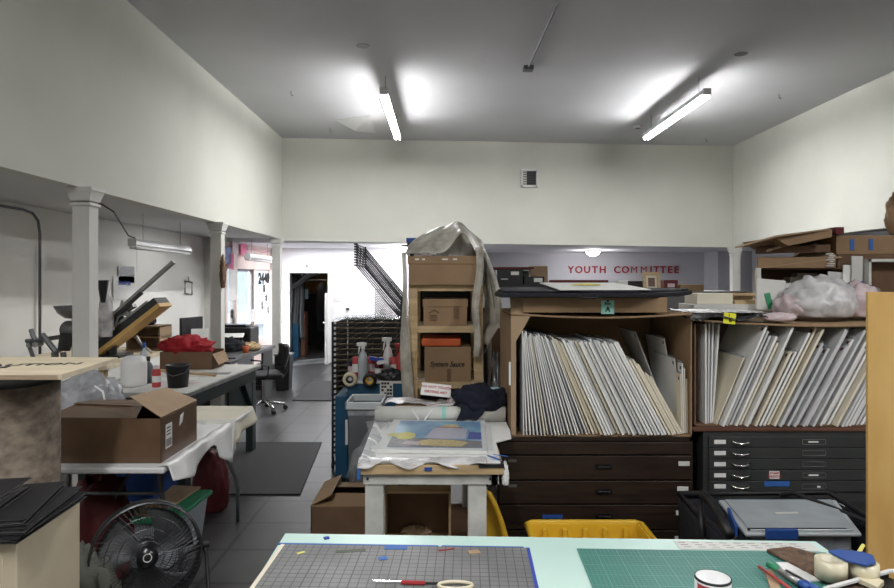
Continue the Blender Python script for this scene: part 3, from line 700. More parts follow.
# crate beside press
t = thing('wooden_crate','open wooden crate on the aisle bench below the tilted press','crate',(-3.2,7.1,.95))
x0,x1,y0,y1,z1 = X(126,6.95),X(160,6.95),6.95,7.25,Z(326,6.95)
b = MB(); b.box(x0,x1,y1-.015,y1,.95,z1).box(x0,x0+.015,y0,y1,.95,z1).box(x1-.015,x1,y0,y1,.95,z1).box(x0,x1,y0,y1,.95,.965).box(x0,x1,y0,y1,z1-.015,z1).box(x0,x1,y0+.02,y1,1.09,1.10); b.build('body','cardboard_light',t)
bag('baseball_hat',(X(146,7.1),7.1,z1),(.20,.22,.12),'black_cloth','black cap hat on the wooden crate in the aisle','hat',.1,2)
b = MB(); b.cyl((X(140,6.7),6.7,1.06),(X(152,6.7),6.7,.96),.012).cyl((X(140,6.7),6.7,1.06),(X(136,6.7),6.7,1.13),.016)
tag(b.build('clamp_tool','steel'),'small steel clamp leaning before the wooden crate','clamp')
# heat press left of the column
t = thing('heat_press','grey jointed press arm with a black cylinder on the aisle bench','press',(-3.65,6.0,.95))
def P(px,py,Y): return Vector((X(px,Y),Y,Z(py,Y)))
b = MB(); b.tube([P(28,343,6.0),P(34,360,6.0)],.022,4).tube([P(26,341,6.0),P(46,340,6.0)],.022,6).tube([P(42,334,6.0),P(56,352,6.0)],.026,6).tube([P(40,340,6.1),P(60,337,6.1),P(72,340,6.1)],.024,6).tube([P(56,352,6.0),P(74,344,6.0)],.02,6).tube([P(31,329,6.0),P(33,336,6.0),P(36,340,6.0)],.022,6).tube([P(55,352,6.0),P(55,360,6.0)],.035,6).tube([P(63,352,6.0),P(64,360,6.0)],.025,6)
b.build('arm','grey_metal',t,bevel=.003)
b = MB(); b.cyl(P(64,350,5.95),P(67,334,5.95),.052,.058,n=18); b.build('cylinder','black',t)
b = MB(); b.cyl(P(30,345,5.98)+Vector((0,-.03,0)),P(30,345,5.98)+Vector((0,.03,0)),.02).cyl(P(38,344,5.98)+Vector((0,-.05,0)),P(38,344,5.98)+Vector((0,.05,0)),.025); b.build('bolt','steel',t)
b = MB(); b.lathe([(0,0),(.09,.01),(.09,.02),(0,.025)],P(70,330,6.15),rot=rx(90),n=28); b.build('disc','grey_metal',t,smooth=True)
MB().cyl(P(68,333,6.14),P(66,345,6.14),.015).build('disc_stem','grey_metal',t)
t = thing('metal_bowl','dark metal bowl raised on a post left of the nearest column','bowl',(X(74,6.4),6.4,.95))
bc = P(74,319,6.4); MB().lathe([(0,0),(.08,.01),(.145,.06),(.18,.13),(.174,.13),(.14,.066),(.075,.018),(0,.01)],bc,n=28).build('bowl','grey_metal',t,smooth=True)
MB().cyl((bc.x,6.4,.95),bc,.02).build('post','dark_steel',t)
tag(MB().lathe([(0,0),(.02,0),(.05,.2),(.055,.21),(0,.2)],P(103,292,6.1)-Vector((0,0,.1)),n=16).build('hanging_cone','black'),'black cone shaped lamp hanging beside the nearest column','lamp')
bag('hanging_bag',tuple(P(106,300,6.2)-Vector((0,0,.35))),(.12,.14,.50),'bag_film','pale plastic bag hanging from the black cone lamp','bag',.15,6)
# brown decoration hung on the middle column
b = MB(); b.blob((LX+.09,8.38,Z(288,8.4)),(.07,.10,.36),.4,5,4,.8,seed=8)
tag(b.build('seed_garland','cardboard_dark',smooth=True),'brown textured garland hung on the middle white column','garland')

# --- mats on the floor
tag(MB().hull([(X(213,5.15),5.16,0),(-1.14,5.16,0),(-1.28,6.82,0),(-2.3,6.82,0)],(0,0,.012)).build('floor_mat','rubber_mat',bevel=.004),'large black rubber mat on the floor beside the worktable','mat')
tag(MB().hull([(-2.15,9.2,0),(-1.2,9.2,0),(-1.2,11.0,0),(-2.25,11.0,0)],(0,0,.012)).build('floor_mat','rubber_mat',bevel=.004),'far black mat on the floor near the doorway','mat')

# --- desk by the middle column
t = thing('desk','grey office desk at the storefront with clutter','desk',(-3.0,8.6,0))
MB().hull([(-2.84,7.6,.71),(-2.5,7.6,.71),(-2.5,9.65,.71),(-3.55,9.65,.71),(-3.55,8.56,.71),(-2.84,8.56,.71)],(0,0,.04)).build('desktop','grey_metal',t)
MB().box(-3.5,-3.1,8.6,9.6,0,.71).build('drawer_unit','file_grey',t)
MB().box(-2.56,-2.53,9.1,9.6,0,.71).build('side_panel','file_grey',t); MB().box(-2.56,-2.53,7.64,7.7,0,.71).build('leg','file_grey',t)
MB().box(-2.83,-2.57,7.62,7.65,.55,.71).build('drawer','file_grey',t)
t = thing('printer','black office printer on the grey desk','printer',(-3.0,9.3,.75))
MB().obox((-2.98,9.3,.90),(.55,.42,.30)).build('body','black',t,bevel=.02)
MB().obox((-2.98,9.10,.94),(.46,.06,.03),rx(20)).build('paper_tray','black_gloss',t); MB().obox((-2.98,9.28,1.07),(.40,.30,.03)).build('lid','black_gloss',t,bevel=.008)
t = thing('monitor','dark monitor at the left of the grey desk','monitor',(-3.4,8.8,.75))
MB().obox((-3.42,8.8,1.05),(.04,.45,.32),rz(-15)).build('screen','black',t,bevel=.005); MB().box(-3.45,-3.40,8.77,8.83,.75,.95).build('stand','black',t); MB().box(-3.52,-3.32,8.7,8.9,.75,.765).build('base','black',t)
tag(MB().obox((-3.25,8.65,.92),(.22,.01,.30),rz(20)@rx(-20)).build('paper_sheet','white_paper'),'white sheet standing up at the left of the grey desk','paper')
bag('black_bag',(-2.90,8.82,.75),(.36,.38,.20),'black_cloth','black heap of cloth on the grey desk before the printer','bag',.25,11)
for k,(x,y,z,s,r_,l) in enumerate(((-2.86,8.85,.95,(.26,.2),12,'white tilted paper sheet on the black heap on the desk'),(-2.72,9.2,.752,(.3,.22),-14,'white paper lying right of the printer on the desk'))):
    tag(MB().obox((x,y,z+.01),(s[0],s[1],.004),rz(r_)@rx(12 if k==0 else 0)).build('paper_sheet','white_paper'),l,'paper')
t = thing('snack_basket','round basket of snacks on the grey desk','basket',(-2.66,8.95,.75))
MB().lathe([(0,0),(.11,0),(.15,.05),(.145,.05),(.105,.01),(0,.01)],(-2.66,8.95,.75)).build('basket','cardboard_light',t,smooth=True)
MB().blob((-2.66,8.95,.765),(.24,.22,.09),.4,6,3,.3).build('contents','pine',t)
x=X(248,8.6); tag(MB().lathe([(0,0),(.035,0),(.04,.09),(.036,.09),(.03,.01),(0,.01)],(x-.03,8.6,.75)).build('cup','orange',smooth=True),'orange cup beside the round basket on the desk','cup')
tag(MB().obox((-2.68,8.05,.762),(.28,.35,.02),rz(4)).build('folder','grey_metal',bevel=.003),'grey folder on the near end of the grey desk','folder')

# --- office chair
t = thing('office_chair','black wheeled office chair beside the grey desk','chair',(-2.36,8.5,0),R(-65))
MB().obox((0,0,.47),(.44,.44,.08)).build('seat','black',t,local=True,bevel=.03)
b = MB(); b.sheet(lambda u,v: ((u-.5)*.40, .26+.05*math.sin(v*2)-.06*(abs(u-.5)*2)**2, .56+.30*v),10,10); b.build('backrest','black',t,local=True,smooth=True,solid=.045)
MB().tube([(0,.05,.43),(0,.24,.42),(0,.29,.50),(0,.29,.66)],.018,8).build('back_bar','black',t,local=True)
MB().cyl((0,0,.10),(0,0,.43),.025).build('gas_column','chrome',t,local=True)
for k in range(5):
    a = 2*math.pi*k/5+.3; p = Vector((math.cos(a)*.28,math.sin(a)*.28,.075))
    lg = MB().tube([(0,0,.13),p],.018,8).build('leg','chrome',t,local=True,smooth=True)
    q = Vector((-math.sin(a),math.cos(a),0))
    MB().cyl(p-q*.022+Vector((0,0,-.045)),p+q*.022+Vector((0,0,-.045)),.03,n=14).build('caster','black',lg,local=True)
for s in (-1,1): MB().tube([(s*.18,0,.44),(s*.27,0,.46),(s*.28,.02,.62),(s*.27,-.12,.64)],.014,6).build('armrest','black',t,local=True)
# --- bins near the far column
t = thing('waste_bin','tall black waste bin near the far column','bin',(X(284,10.2),10.2,0))
x=X(284,10.2); MB().obox((x,10.2,.27),(.24,.26,.54),taper=.85).build('body','black',t,bevel=.012); MB().obox((x,10.2,.55),(.26,.28,.03)).build('rim','grey_metal',t,bevel=.006)
t = thing('black_box_fan','low dark crate between the office chair and waste bin','crate',(X(265,10.2),10.2,0))
t.name='plastic_crate'
x=X(267,10.2); b = MB(); b.box(x-.17,x+.12,10.08,10.4,0,.40); b.build('body','file_grey',t,bevel=.01)
b = MB(); 
for k in range(6): b.box(x-.15,x+.10,10.07,10.08,.04+k*.06,.07+k*.06)
b.build('slat','black',t)

# --- seen through the doorway
t = thing('hanging_garment','pale grey garment hanging at the left of the dark doorway','garment',(-3.45,14.5,0))
b = MB(); b.sheet(lambda u,v: (-3.42+.26*u+.02*math.sin(v*6)+.16*v*(u-.3)*.5, 14.5+.04*math.sin(u*14), 1.86-1.45*v),16,16); b.build('cloth','grey_metal',t,smooth=True,solid=.006)
for k,(x,m,l) in enumerate(((-2.95,'black_cloth','black coat hanging in the middle of the dark doorway'),(-2.75,'file_grey','dark grey coat hanging right of the black coat in the doorway'),(-2.6,'navy_cloth','navy coat hanging at the right edge of the doorway'))):
    tag(MB().blob((x,15.6,.5),(.24,.4,1.15),.12,3,3,.8,seed=k).build('hanging_coat',m,smooth=True),l,'coat')
tag(MB().cyl((-3.7,15.6,1.72),(-1.9,15.6,1.72),.015).build('clothes_rail','grey_metal'),'clothes rail in the dark store room','rail')
tag(MB().box(-3.36,-3.24,14.4,14.7,0,.75).build('storage_box','blue_cart',bevel=.01),'blue box inside the dark doorway','box')
tag(MB().box(-3.22,-3.12,14.6,14.9,0,1.0).build('wood_plank','walnut_mid',bevel=.004),'brown plank upright behind the blue box in the doorway','plank')
tag(MB().box(X(305,15),X(308,15),15.0,15.02,Z(299,15),Z(289,15)).build('door_hanger','pale_blue'),'small pale blue tag hanging in the dark doorway','tag')
b = MB(); b.sheet(lambda u,v: (-3.5+.75*u, 14.3+.1*v, 1.62+.32*u-.05*math.sin(u*6)-.12*v),16,5); tag(b.build('draped_plastic','grey_metal',smooth=True,solid=.004),'grey sheeting slung across the top of the dark doorway','sheet')
# ================================================================== CENTRE
# --- drying rack with raised shelves
t = thing('drying_rack','tall black drying rack with many wire shelves, some raised','rack',(-.66,6.3,0))
x0,x1,y0,y1 = X(333,5.9),X(411,5.9),5.9,6.7
for x in (x0,x1):
    for y in (y0,y1): MB().cyl((x,y,.06),(x,y,1.33),.014,n=8).build('post','black',t)
def shelf(name, fn, m='dark_steel'):
    b = MB(); w_ = x1-x0-.03; dp = y1-y0
    b.tube([fn(0,0),fn(w_,0),fn(w_,dp),fn(0,dp)],.007,5,closed=True)
    if name=='wire_shelf':
     for k in range(1,5): b.tube([fn(w_*k/5,0),fn(w_*k/5,dp)],.002,4)
    for k in range(1,3): b.tube([fn(0,dp*k/3),fn(w_,dp*k/3)],.002,4)
    o = b.build(name,m,t)
    if name!='wire_shelf':
        for q in (fn(w_,0),fn(w_,dp)): MB().box(q[0]-.016,q[0]+.016,q[1]-.012,q[1]+.012,q[2]-.008,q[2]+.008).build('end_clip','black',o)
    MB().box(-.012,.012,-.01,.01,-.012,.012).build('corner_clip','white_plastic' if name=='wire_shelf' else 'black',o,local=True).location = Vector(fn(0,0))-t.location
    return o
N = 26
for k in range(N):
    z = .12+k*(1.20/(N-1)); shelf('wire_shelf', lambda u,v,z=z: (x0+.015+u,y0+v,z), 'rack_bronze')
hx, hz = X(402,5.9), 1.345
for k in range(9):
    a = R(130); off = 0
    shelf('raised_shelf', lambda u,v: (hx+math.cos(a)*u*.96, y0+v*.8, hz+.024*k+math.sin(a)*u*.96), 'black' if k<8 else 'dark_steel')
MB().box(x0+.004,x0+.008,y0+.02,y1-.02,.1,1.32).build('side_panel','file_dark',t)
for k in (0,1): MB().box(x0,x1,[y0,y1][k]-.01,[y0,y1][k]+.01,.04,.07).build('base_rail','black',t)
MB().box(x0+.02,x1-.02,y1-.02,y1-.01,.1,1.32).build('shade_backing','file_dark',t)  # added dark sheet standing in for the rack's dark interior
for x in (x0,x1):
    for y in (y0,y1): MB().cyl((x-.012,y,.03),(x+.012,y,.03),.03,n=12).build('caster','black',t)
def f(u,v): return (x0-.01+u*(x1-x0+.02), y0+v*(y1-y0), 1.345+.02*fn3(u*3,v*3,1,2)+.004)
tag(MB().sheet(f,20,12).build('plastic_film','film',smooth=True,solid=.001),'clear film lying on top of the drying rack','film')
# second rack behind, coloured grey in place of haze
t2 = thing('drying_rack','second drying rack, greyed for haze, with raised shelves behind the first','rack',(-.75,7.6,0))
bx0_,bx1_ = X(362,7.4),X(405,7.4)
for k in range(12):
    b = MB(); a = R(132); zz = .92+k*.028
    q = lambda u,v: (bx1_+math.cos(a)*u, 7.3+v, zz+math.sin(a)*u)
    b.tube([q(0,0),q(.5,0),q(.5,.6),q(0,.6)],.005,4,closed=True)
    for j in range(1,4): b.tube([q(.5*j/4,0),q(.5*j/4,.6)],.0025,4)
    b.build('raised_shelf','grey_metal',t2)
for x in (bx0_,bx1_):
    for y in (7.3,7.9): MB().cyl((x,y,0),(x,y,1.2),.012,n=6).build('post','grey_metal',t2)
# --- blue cart
t = thing('supply_cart','blue rolling supply cart loaded with bottles before the drying rack','cart',(-.60,5.4,0))
cx0,cx1,cy0,cy1,cz = X(335,5.2),X(403,5.2),5.2,5.65,.90
b = MB(); b.box(cx0+.10,cx1,cy0,cy1,.12,cz-.02); b.build('body','blue_cart',t,bevel=.01)
MB().box(cx0,cx0+.10,cy0,cy1,.12,cz-.12).build('side_bin','blue_cart',t,bevel=.01)
MB().box(cx0+.08,cx1+.01,cy0-.015,cy1+.01,cz-.02,cz).build('top','white_plastic',t,bevel=.005)
for z in (.35,.58): MB().box(cx0+.12,cx1-.02,cy0-.008,cy0,z,z+.20).build('drawer','blue_cart',t,bevel=.004)
for x in (cx0+.06,cx1-.06): MB().cyl((x-.015,cy0+.06,.05),(x+.015,cy0+.06,.05),.05,n=16).build('caster','black',t)
sx0,sx1,sz0,sz1 = X(380,5.19),X(393,5.19),Z(396,5.19),Z(381,5.19)
s_ = MB().box(sx0,sx1,cy0-.018,cy0-.015,sz0,sz1).build('notice_label','white_paper',t)
b = MB()
for k in range(4):
    for j in range(4):
        if (k*3+j*5)%4: b.box(sx0+.012+j*.022,sx0+.03+j*.022,cy0-.019,cy0-.0181,sz0+.012+k*.027,sz0+.030+k*.027)
b.build('label_print','ink_black',s_)
MB().box(X(345,5.18),X(347.5,5.18),cy0-.004,cy0-.001,Z(445,5.19),Z(420,5.19)).build('side_label','white_paper',t)
MB().box(X(362,5.18),X(372,5.18),cy0-.020,cy0-.016,Z(398,5.18),Z(394,5.18)).build('torn_sticker','pale_pink',t)
def tape_roll(x,y,z,r,label,m1,m2):
    o = thing('tape_roll',label,'tape',(x,y,z-r))
    MB().lathe([(r*.55,-.02),(r,-.02),(r,.02),(r*.55,.02),(r*.55,-.02)],(x,y,z),n=28,rot=rx(90)@rx(8)).build('tape',m1,o,smooth=True)
    MB().lathe([(r*.42,-.021),(r*.56,-.021),(r*.56,.021),(r*.42,.021),(r*.42,-.021)],(x,y,z),n=28,rot=rx(90)@rx(8)).build('core',m2,o,smooth=True)
tape_roll(X(349,5.1),5.15,Z(380,5.1),.055,'cream tape roll hung at the left corner of the blue cart','tape_cream','black')
tape_roll(X(369,5.1),5.15,Z(381,5.1),.055,'yellow and black tape roll hung on the front of the blue cart','black','yellow')
def spray(px, py, Y, h, m, trig, label):
    x = X(px,Y); z = cz; t = thing('spray_bottle',label,'spray bottle',(x,Y,z),group='spray bottles on the blue cart')
    MB().lathe([(0,0),(.038,0),(.04,.01),(.04,h*.55),(.03,h*.68),(.014,h*.78),(.014,h*.84),(0,h*.84)],(x,Y,z),n=18).build('body',m,t,smooth=True)
    b = MB(); b.box(x-.05,x+.03,Y-.012,Y+.012,z+h*.9,z+h).box(x-.015,x+.015,Y-.012,Y+.012,z+h*.82,z+h*.92).hull([(x-.035,Y-.006,z+h*.9),(x-.02,Y-.006,z+h*.9),(x-.035,Y-.006,z+h*.68),(x-.042,Y-.006,z+h*.68)],(0,.012,0))
    b.build('trigger',trig,t,bevel=.004)
spray(363,0,5.28,.30,'tub_clear','white_plastic','clear spray bottle with white trigger at the left of the blue cart')
spray(388,0,5.42,.33,'white_plastic','white_plastic','white spray bottle in the middle of the blue cart, tallest')
spray(401,0,5.32,.29,'red_print','red','red spray bottle with red trigger at the right of the blue cart')
k_ = 0
for px,Y,w_,h,m,l in ((372,5.45,.09,.16,'red_print','dark red can behind the clear spray bottle on the cart'),(379,5.35,.07,.12,'dark_red','short dark red can in front on the blue cart'),(384,5.5,.10,.15,'white_plastic','white tub behind the cans on the blue cart'),(394,5.35,.08,.17,'red_print','red striped can between two spray bottles on the cart'),(354,5.5,.10,.12,'navy_cloth','navy tin at the left end of the blue cart'),(356,5.36,.06,.17,'red_print','small red topped can left of the clear spray bottle')):
    x=X(px,Y); t=thing('paint_can',l,'can',(x,Y,cz),group='cans on the blue cart')
    MB().lathe([(0,0),(w_/2,0),(w_/2,h),(w_/2*.9,h+.004),(0,h+.004)],(x,Y,cz),n=20).build('body',m,t,smooth=True)
    MB().lathe([(w_/2+.0005,h*.3),(w_/2+.0005,h*.7)],(x,Y,cz),n=20).build('label_band','white_paper' if k_%2 else 'pale_pink',t); k_+=1
tag(MB().obox((X(376,5.3),5.32,cz+.16),(.12,.08,.03),rz(10)@ry(12)).build('blue_packet','ink_blue',bevel=.006),'bright blue packet lying on the cans of the blue cart','packet')
tag(MB().obox((X(384,5.28),5.26,cz+.145),(.10,.06,.03),rz(-10)@ry(-8)).build('white_packet','white_plastic',bevel=.006),'white packet lying beside the bright blue packet on the cart','packet')
bag('glove_heap',(X(392,5.25),5.26,cz),(.22,.12,.08),'dark_steel','dark gloves heaped on the front edge of the blue cart','gloves',.4,2,4)
# --- slim grey bin
t = thing('slim_bin','slim grey bin with a pale rim left of the print table','bin',(X(363,4.4),4.5,0))
gx0,gx1 = X(347,4.35),-.42
b = MB(); b.obox(((gx0+gx1)/2,4.5,.42),(gx1-gx0,.30,.84),taper=.85); b.build('body','tub_grey',t,bevel=.015)
b = MB(); b.box(gx0-.012,gx1+.012,4.335,4.352,.84,.89).box(gx0-.012,gx1+.012,4.65,4.667,.84,.89).box(gx0-.012,gx0+.005,4.335,4.667,.84,.89).box(gx1-.005,gx1+.012,4.335,4.667,.84,.89); b.build('rim','tub_lip',t,bevel=.006)
MB().box(gx0+.005,gx1-.005,4.35,4.65,.80,.84).build('liner','film_grey',t)
# --- open carton on the floor
t = thing('carton','open brown carton on the floor left of the print table','box',(-.6,4.1,0))
x0,x1,y0,y1,z1 = -.80,-.25,3.9,4.36,.345
b = MB(); e=.006; b.box(x0,x1,y0,y0+e,0,z1).box(x0,x1,y1-e,y1,0,z1).box(x0,x0+e,y0,y1,0,z1).box(x1-e,x1,y0,y1,0,z1).box(x0,x1,y0,y1,0,e); b.build('body','cardboard_dark',t)
MB().hull([(x0,y0,z1),(x1,y0,z1),(x1,y0+.20,z1+.01),(x0+.04,y0+.20,z1+.015)],(0,0,.005)).build('flap','cardboard',t)
MB().hull([(x0,y1,z1),(x1,y1,z1),(x1,y1-.18,z1+.03),(x0+.05,y1-.18,z1+.03)],(0,0,.005)).build('flap','cardboard_light',t)
MB().hull([(x0,y0,z1+.005),(x0,y1,z1+.005),(x0+.12,y1-.02,z1+.06),(x0+.12,y0+.03,z1+.06)],(0,0,.005)).build('flap','cardboard',t)
# --- print table
t = thing('print_table','low white legged table with a thick wooden top holding the print','table',(-.05,3.5,0))
MB().box(-.40,.275,3.0,4.10,.805,.85).build('tabletop','pine',t,bevel=.003)
MB().box(-.375,.255,3.02,3.05,.755,.805).build('apron','scuffed_white',t); MB().box(.22,.25,3.02,4.0,.755,.805).build('side_rail','scuffed_white',t)
for x in (-.325,.155):
    for y in (3.07,3.98): MB().box(x-.043,x+.043,y-.043,y+.043,0,.805 if y>3.5 else .755).build('leg','scuffed_white',t,bevel=.003)
MB().box(-.32,.15,3.06,4.0,.305,.33).build('lower_shelf','cardboard_dark',t)
b = MB(); b.box(.16,.277,2.996,3.06,.845,.853).box(.16,.277,2.994,3.0,.84,.853); b.build('metal_corner','dark_steel',t)
for x in (-.355,.215,.245): MB().cyl((x,3.012,.782),(x,3.025,.782),.006,n=8).build('screw','dark_steel',t)
# paper cover (overhangs)
ZP=.853
tag(MB().hull([(-.395,3.015,ZP),(.262,3.015,ZP),(.272,3.4,ZP),(.36,3.48,ZP),(.372,3.655,ZP),(.37,4.08,ZP),(-.42,4.05,ZP)],(0,0,.006)).build('paper_cover','white_paper'),'white paper sheet covering the print table','paper')
def f(u,v):
    x = -.455+.11*u+.02*math.sin(v*17); y = 3.0+.95*v
    z = ZP+.012 - (max(0,.45-u)**1.2)*.32*(.6+.4*math.sin(v*11)) + .008*math.sin(v*40+u*9)
    return (x,y,z)
tag(MB().sheet(f,14,50).build('plastic_wrap','film',smooth=True,solid=.001),'clear crumpled wrap hanging off the left edge of the print table','wrap')
def f(u,v):
    x = -.40+.60*u; y = 2.992+.09*v-.01*math.sin(u*21)*(1-v); z = ZP+.013-(1-v)**3*.03*(.5+.5*math.sin(u*17+1))+.006*fn3(u*8,v*8,0,2)
    return (x,y,z)
tag(MB().sheet(f,60,8).build('plastic_wrap','bag_film',smooth=True,solid=.001),'crumpled wrap along the front edge of the print table','wrap')
# the print
t = thing('framed_print','matted landscape print under clear film on the table','print',(-.045,3.50,.861),R(-2.5))
hw,hd = .245,.30
MB().box(-.27,.27,-.345,.345,0,.018).build('backing','white_paper',t,local=True,bevel=.002)
z=.0185
MB().box(-hw+.02,hw,-hd,hd,z,z+.001).build('picture','sky_print',t,local=True)
z+=.0012
def poly(name,pts,m,dz): MB().hull([(a,b_,z+dz) for a,b_ in pts],(0,0,.0006)).build(name,m,t,local=True)
poly('painted_hill',[(-hw+.02,-hd),(hw,-hd),(hw,-hd+.13),(.05,-hd+.17),(-hw+.02,-hd+.19)],'hill_print',0)
poly('painted_flowers',[(-.06,-hd+.04),(.14,-hd+.02),(.18,-hd+.10),(.10,-hd+.15),(-.02,-hd+.16),(-.08,-hd+.12)],'gold_print',.0008)
poly('painted_flowers',[(-.16,-hd+.06),(-.07,-hd+.04),(-.07,-hd+.11),(-.14,-hd+.12)],'pale_pink',.0008)
poly('painted_building',[(-.05,-.12),(.16,-.12),(.17,.10),(.02,.14),(-.02,.10)],'lilac_print',.0008)
poly('painted_sun',[(-.155+.055*math.cos(i*.7),-.07+.085*math.sin(i*.7)) for i in range(9)],'yellow_print',.0016)
poly('painted_sun',[(-.23+.03*math.cos(i*.7)+.01,-.05+.045*math.sin(i*.7)) for i in range(9)],'yellow_print',.0016)
poly('painted_roof',[(.02,.145),(.13,.13),(.11,.20),(.05,.21)],'gold_print',.0016)
poly('painted_roof_line',[(.0,.13),(.14,.115),(.14,.13),(.0,.145)],'red_print',.0024)
poly('painted_water',[(.17,-.13),(hw,-.13),(hw,.02),(.18,.03)],'ink_blue',.0010)
def f(u,v): return ((u-.5)*.60,(v-.5)*.74,.024+.005*abs(fn3(u*6,v*5,0,1.5)))
MB().sheet(f,30,30).build('clear_sleeve','film',t,local=True,smooth=True)
for x,y,r_,l in ((.27,3.10,12,'bent blue tape strip at the front right corner of the print table'),(.235,3.06,-30,'second blue tape strip at the front right corner of the print table')):
    tag(MB().obox((x,y,.868),(.07,.014,.002),rz(r_)@ry(10)).build('tape_strip','blue_tape'),l,'tape')
tag(MB().hull([(-.40,2.990,.835),(-.385,2.990,.84),(-.385,2.990,.79),(-.40,2.990,.785)],(0,-.003,0)).build('tape_strip','blue_tape'),'blue tape scrap at the left front corner of the print table','tape')
tag(MB().box(-.09,-.055,2.995,3.0,.825,.84).build('tape_strip','blue'),'dark blue tape square on the wooden edge of the print table','tape')
bag('hanging_rag',(.285,3.02,.755),(.03,.04,.09),'white_paper','white crumpled rag at the right front corner of the print table','rag',.4,3,5)
# roll of film and things behind the print
rr=.045
t = thing('film_roll','long roll of white film across the back of the print table','roll',(-.02,3.88,.86))
MB().cyl((-.41,3.89,.86+rr),(.365,3.89,.86+rr),rr,n=24).build('roll','off_white',t,smooth=True,); MB().cyl((-.413,3.89,.86+rr),(-.41,3.89,.86+rr),.02).build('core','cardboard',t)
MB().lathe([(rr+.001,-.012),(rr+.001,.012)],(.0,3.89,.86+rr),rot=ry(90)).build('tape_band','mint_note',t)
for s in (-1,1): MB().obox((-.13+s*.03,3.838,.90),(.010,.004,.10),ry(s*38)@rx(-18)).build('white_strap','white_plastic',t)
tag(MB().obox((-.17,4.02,.92),(.26,.14,.05),rz(4)).build('cardboard_sheet','cardboard_light',bevel=.003),'light brown cardboard behind the film roll','cardboard')
def f(u,v): return (-.36+.62*u, 3.93+.17*v, .955+.02*fn3(u*5,v*3,0,2)+.012*math.sin(u*9))
tag(MB().sheet(f,30,8).build('film_sheet','bag_film',smooth=True,solid=.001),'crumpled clear film over the cardboard behind the roll','film')
t = thing('paper_sign','white paper sign with red handwriting behind the film roll','sign',(-.03,4.02,.975),0)
t = tag(MB().obox((0,0,.0),(.20,.002,.085),rz(-8)@rx(-42)).build('paper_sign','white_paper'),'white paper sign with red handwriting behind the film roll','sign') if False else t
sg = MB().obox((X(436,4.02),4.02,Z(390,4.02)),(.185,.003,.085),ry(6)@rx(-38)).build('paper','white_paper',t)
for s,dz in (('DO NOT TOUCH',.017),('DRYING ART',-.017)):
    text(s,.024,'red_print','writing',t,tuple(Vector((X(436,4.02),4.02,Z(390,4.02)))+ry(6)@rx(-38)@Vector((0,-.003,dz))),ry(6)@rx(-38)@rx(90),bold=.0006,ext=.0004)
bag('pink_cloth',(X(458,4.0),4.03,.94),(.12,.10,.05),'pale_pink','small pink cloth between the paper sign and dark cloth','cloth',.3,4)
bag('dark_cloth',(.215,3.93,.925),(.30,.20,.14),'navy_cloth','heap of navy black cloth on the film roll','cloth',.32,7,2.6)
b = MB(); b.sheet(lambda u,v: (.08+.16*u+.02*math.sin(v*4)-.05*u*v, 3.88-.055*math.sin(min(1,v*1.6)*1.57)-.01*math.sin(u*9), .965-.13*v**1.4*(1-.45*abs(u-.45)) ),14,12)
tag(b.build('dark_cloth_end','navy_cloth',smooth=True,solid=.014),'end of navy black cloth hanging over the front of the film roll','cloth')
tag(MB().obox((.25,4.065,.948),(.20,.06,.175)).build('blue_tub','pale_blue',bevel=.012),'pale blue tub behind the heap of dark cloth','tub')
# wooden tray on the lower shelf
t = thing('wooden_tray','shallow wooden tray standing on edge under the print table','tray',(-.14,3.4,.33))
x0,x1,y0,z0,z1 = X(384,3.4),X(451,3.4),3.40,.335,.335+.265
b = MB(); b.box(x0,x0+.012,y0,y0+.10,z0,z1).box(x1-.012,x1,y0,y0+.10,z0,z1).box(x0,x1,y0,y0+.10,z0,z0+.012).box(x0,x1,y0,y0+.10,z1-.012,z1); b.build('frame','pine',t)
MB().box(x0,x1,y0+.095,y0+.105,z0,z1).build('bottom','cardboard_dark',t)
bag('paper_scrap',(-.15,3.44,.347),(.14,.06,.05),'cardboard_light','crumpled pale paper inside the wooden tray','paper',.4,3,4)
# yellow crate on end
t = thing('yellow_crate','yellow plastic crate standing on end right of the print table','crate',(.30,3.3,0))
b = MB(); b.tube([(X(485,3.35),3.35,Z(492,3.35)),(X(489,3.35),3.35,Z(494,3.35)),(X(495,3.35),3.35,Z(506,3.35)),(X(501,3.35),3.35,Z(522,3.35)),(X(507,3.35),3.35,Z(543,3.35)),(X(510,3.35),3.35,Z(575,3.35)),(X(510,3.35),3.35,Z(605,3.35))],.016,8); b.build('rim','yellow',t,smooth=True)
b = MB(); b.hull([(X(483,3.4),3.37,Z(494,3.4)),(X(489,3.4),3.37,Z(496,3.4)),(X(500,3.4),3.37,Z(524,3.4)),(X(508,3.4),3.37,.002),(X(480,3.4),3.37,.002)],(0,.03,0)); b.build('body','yellow',t)
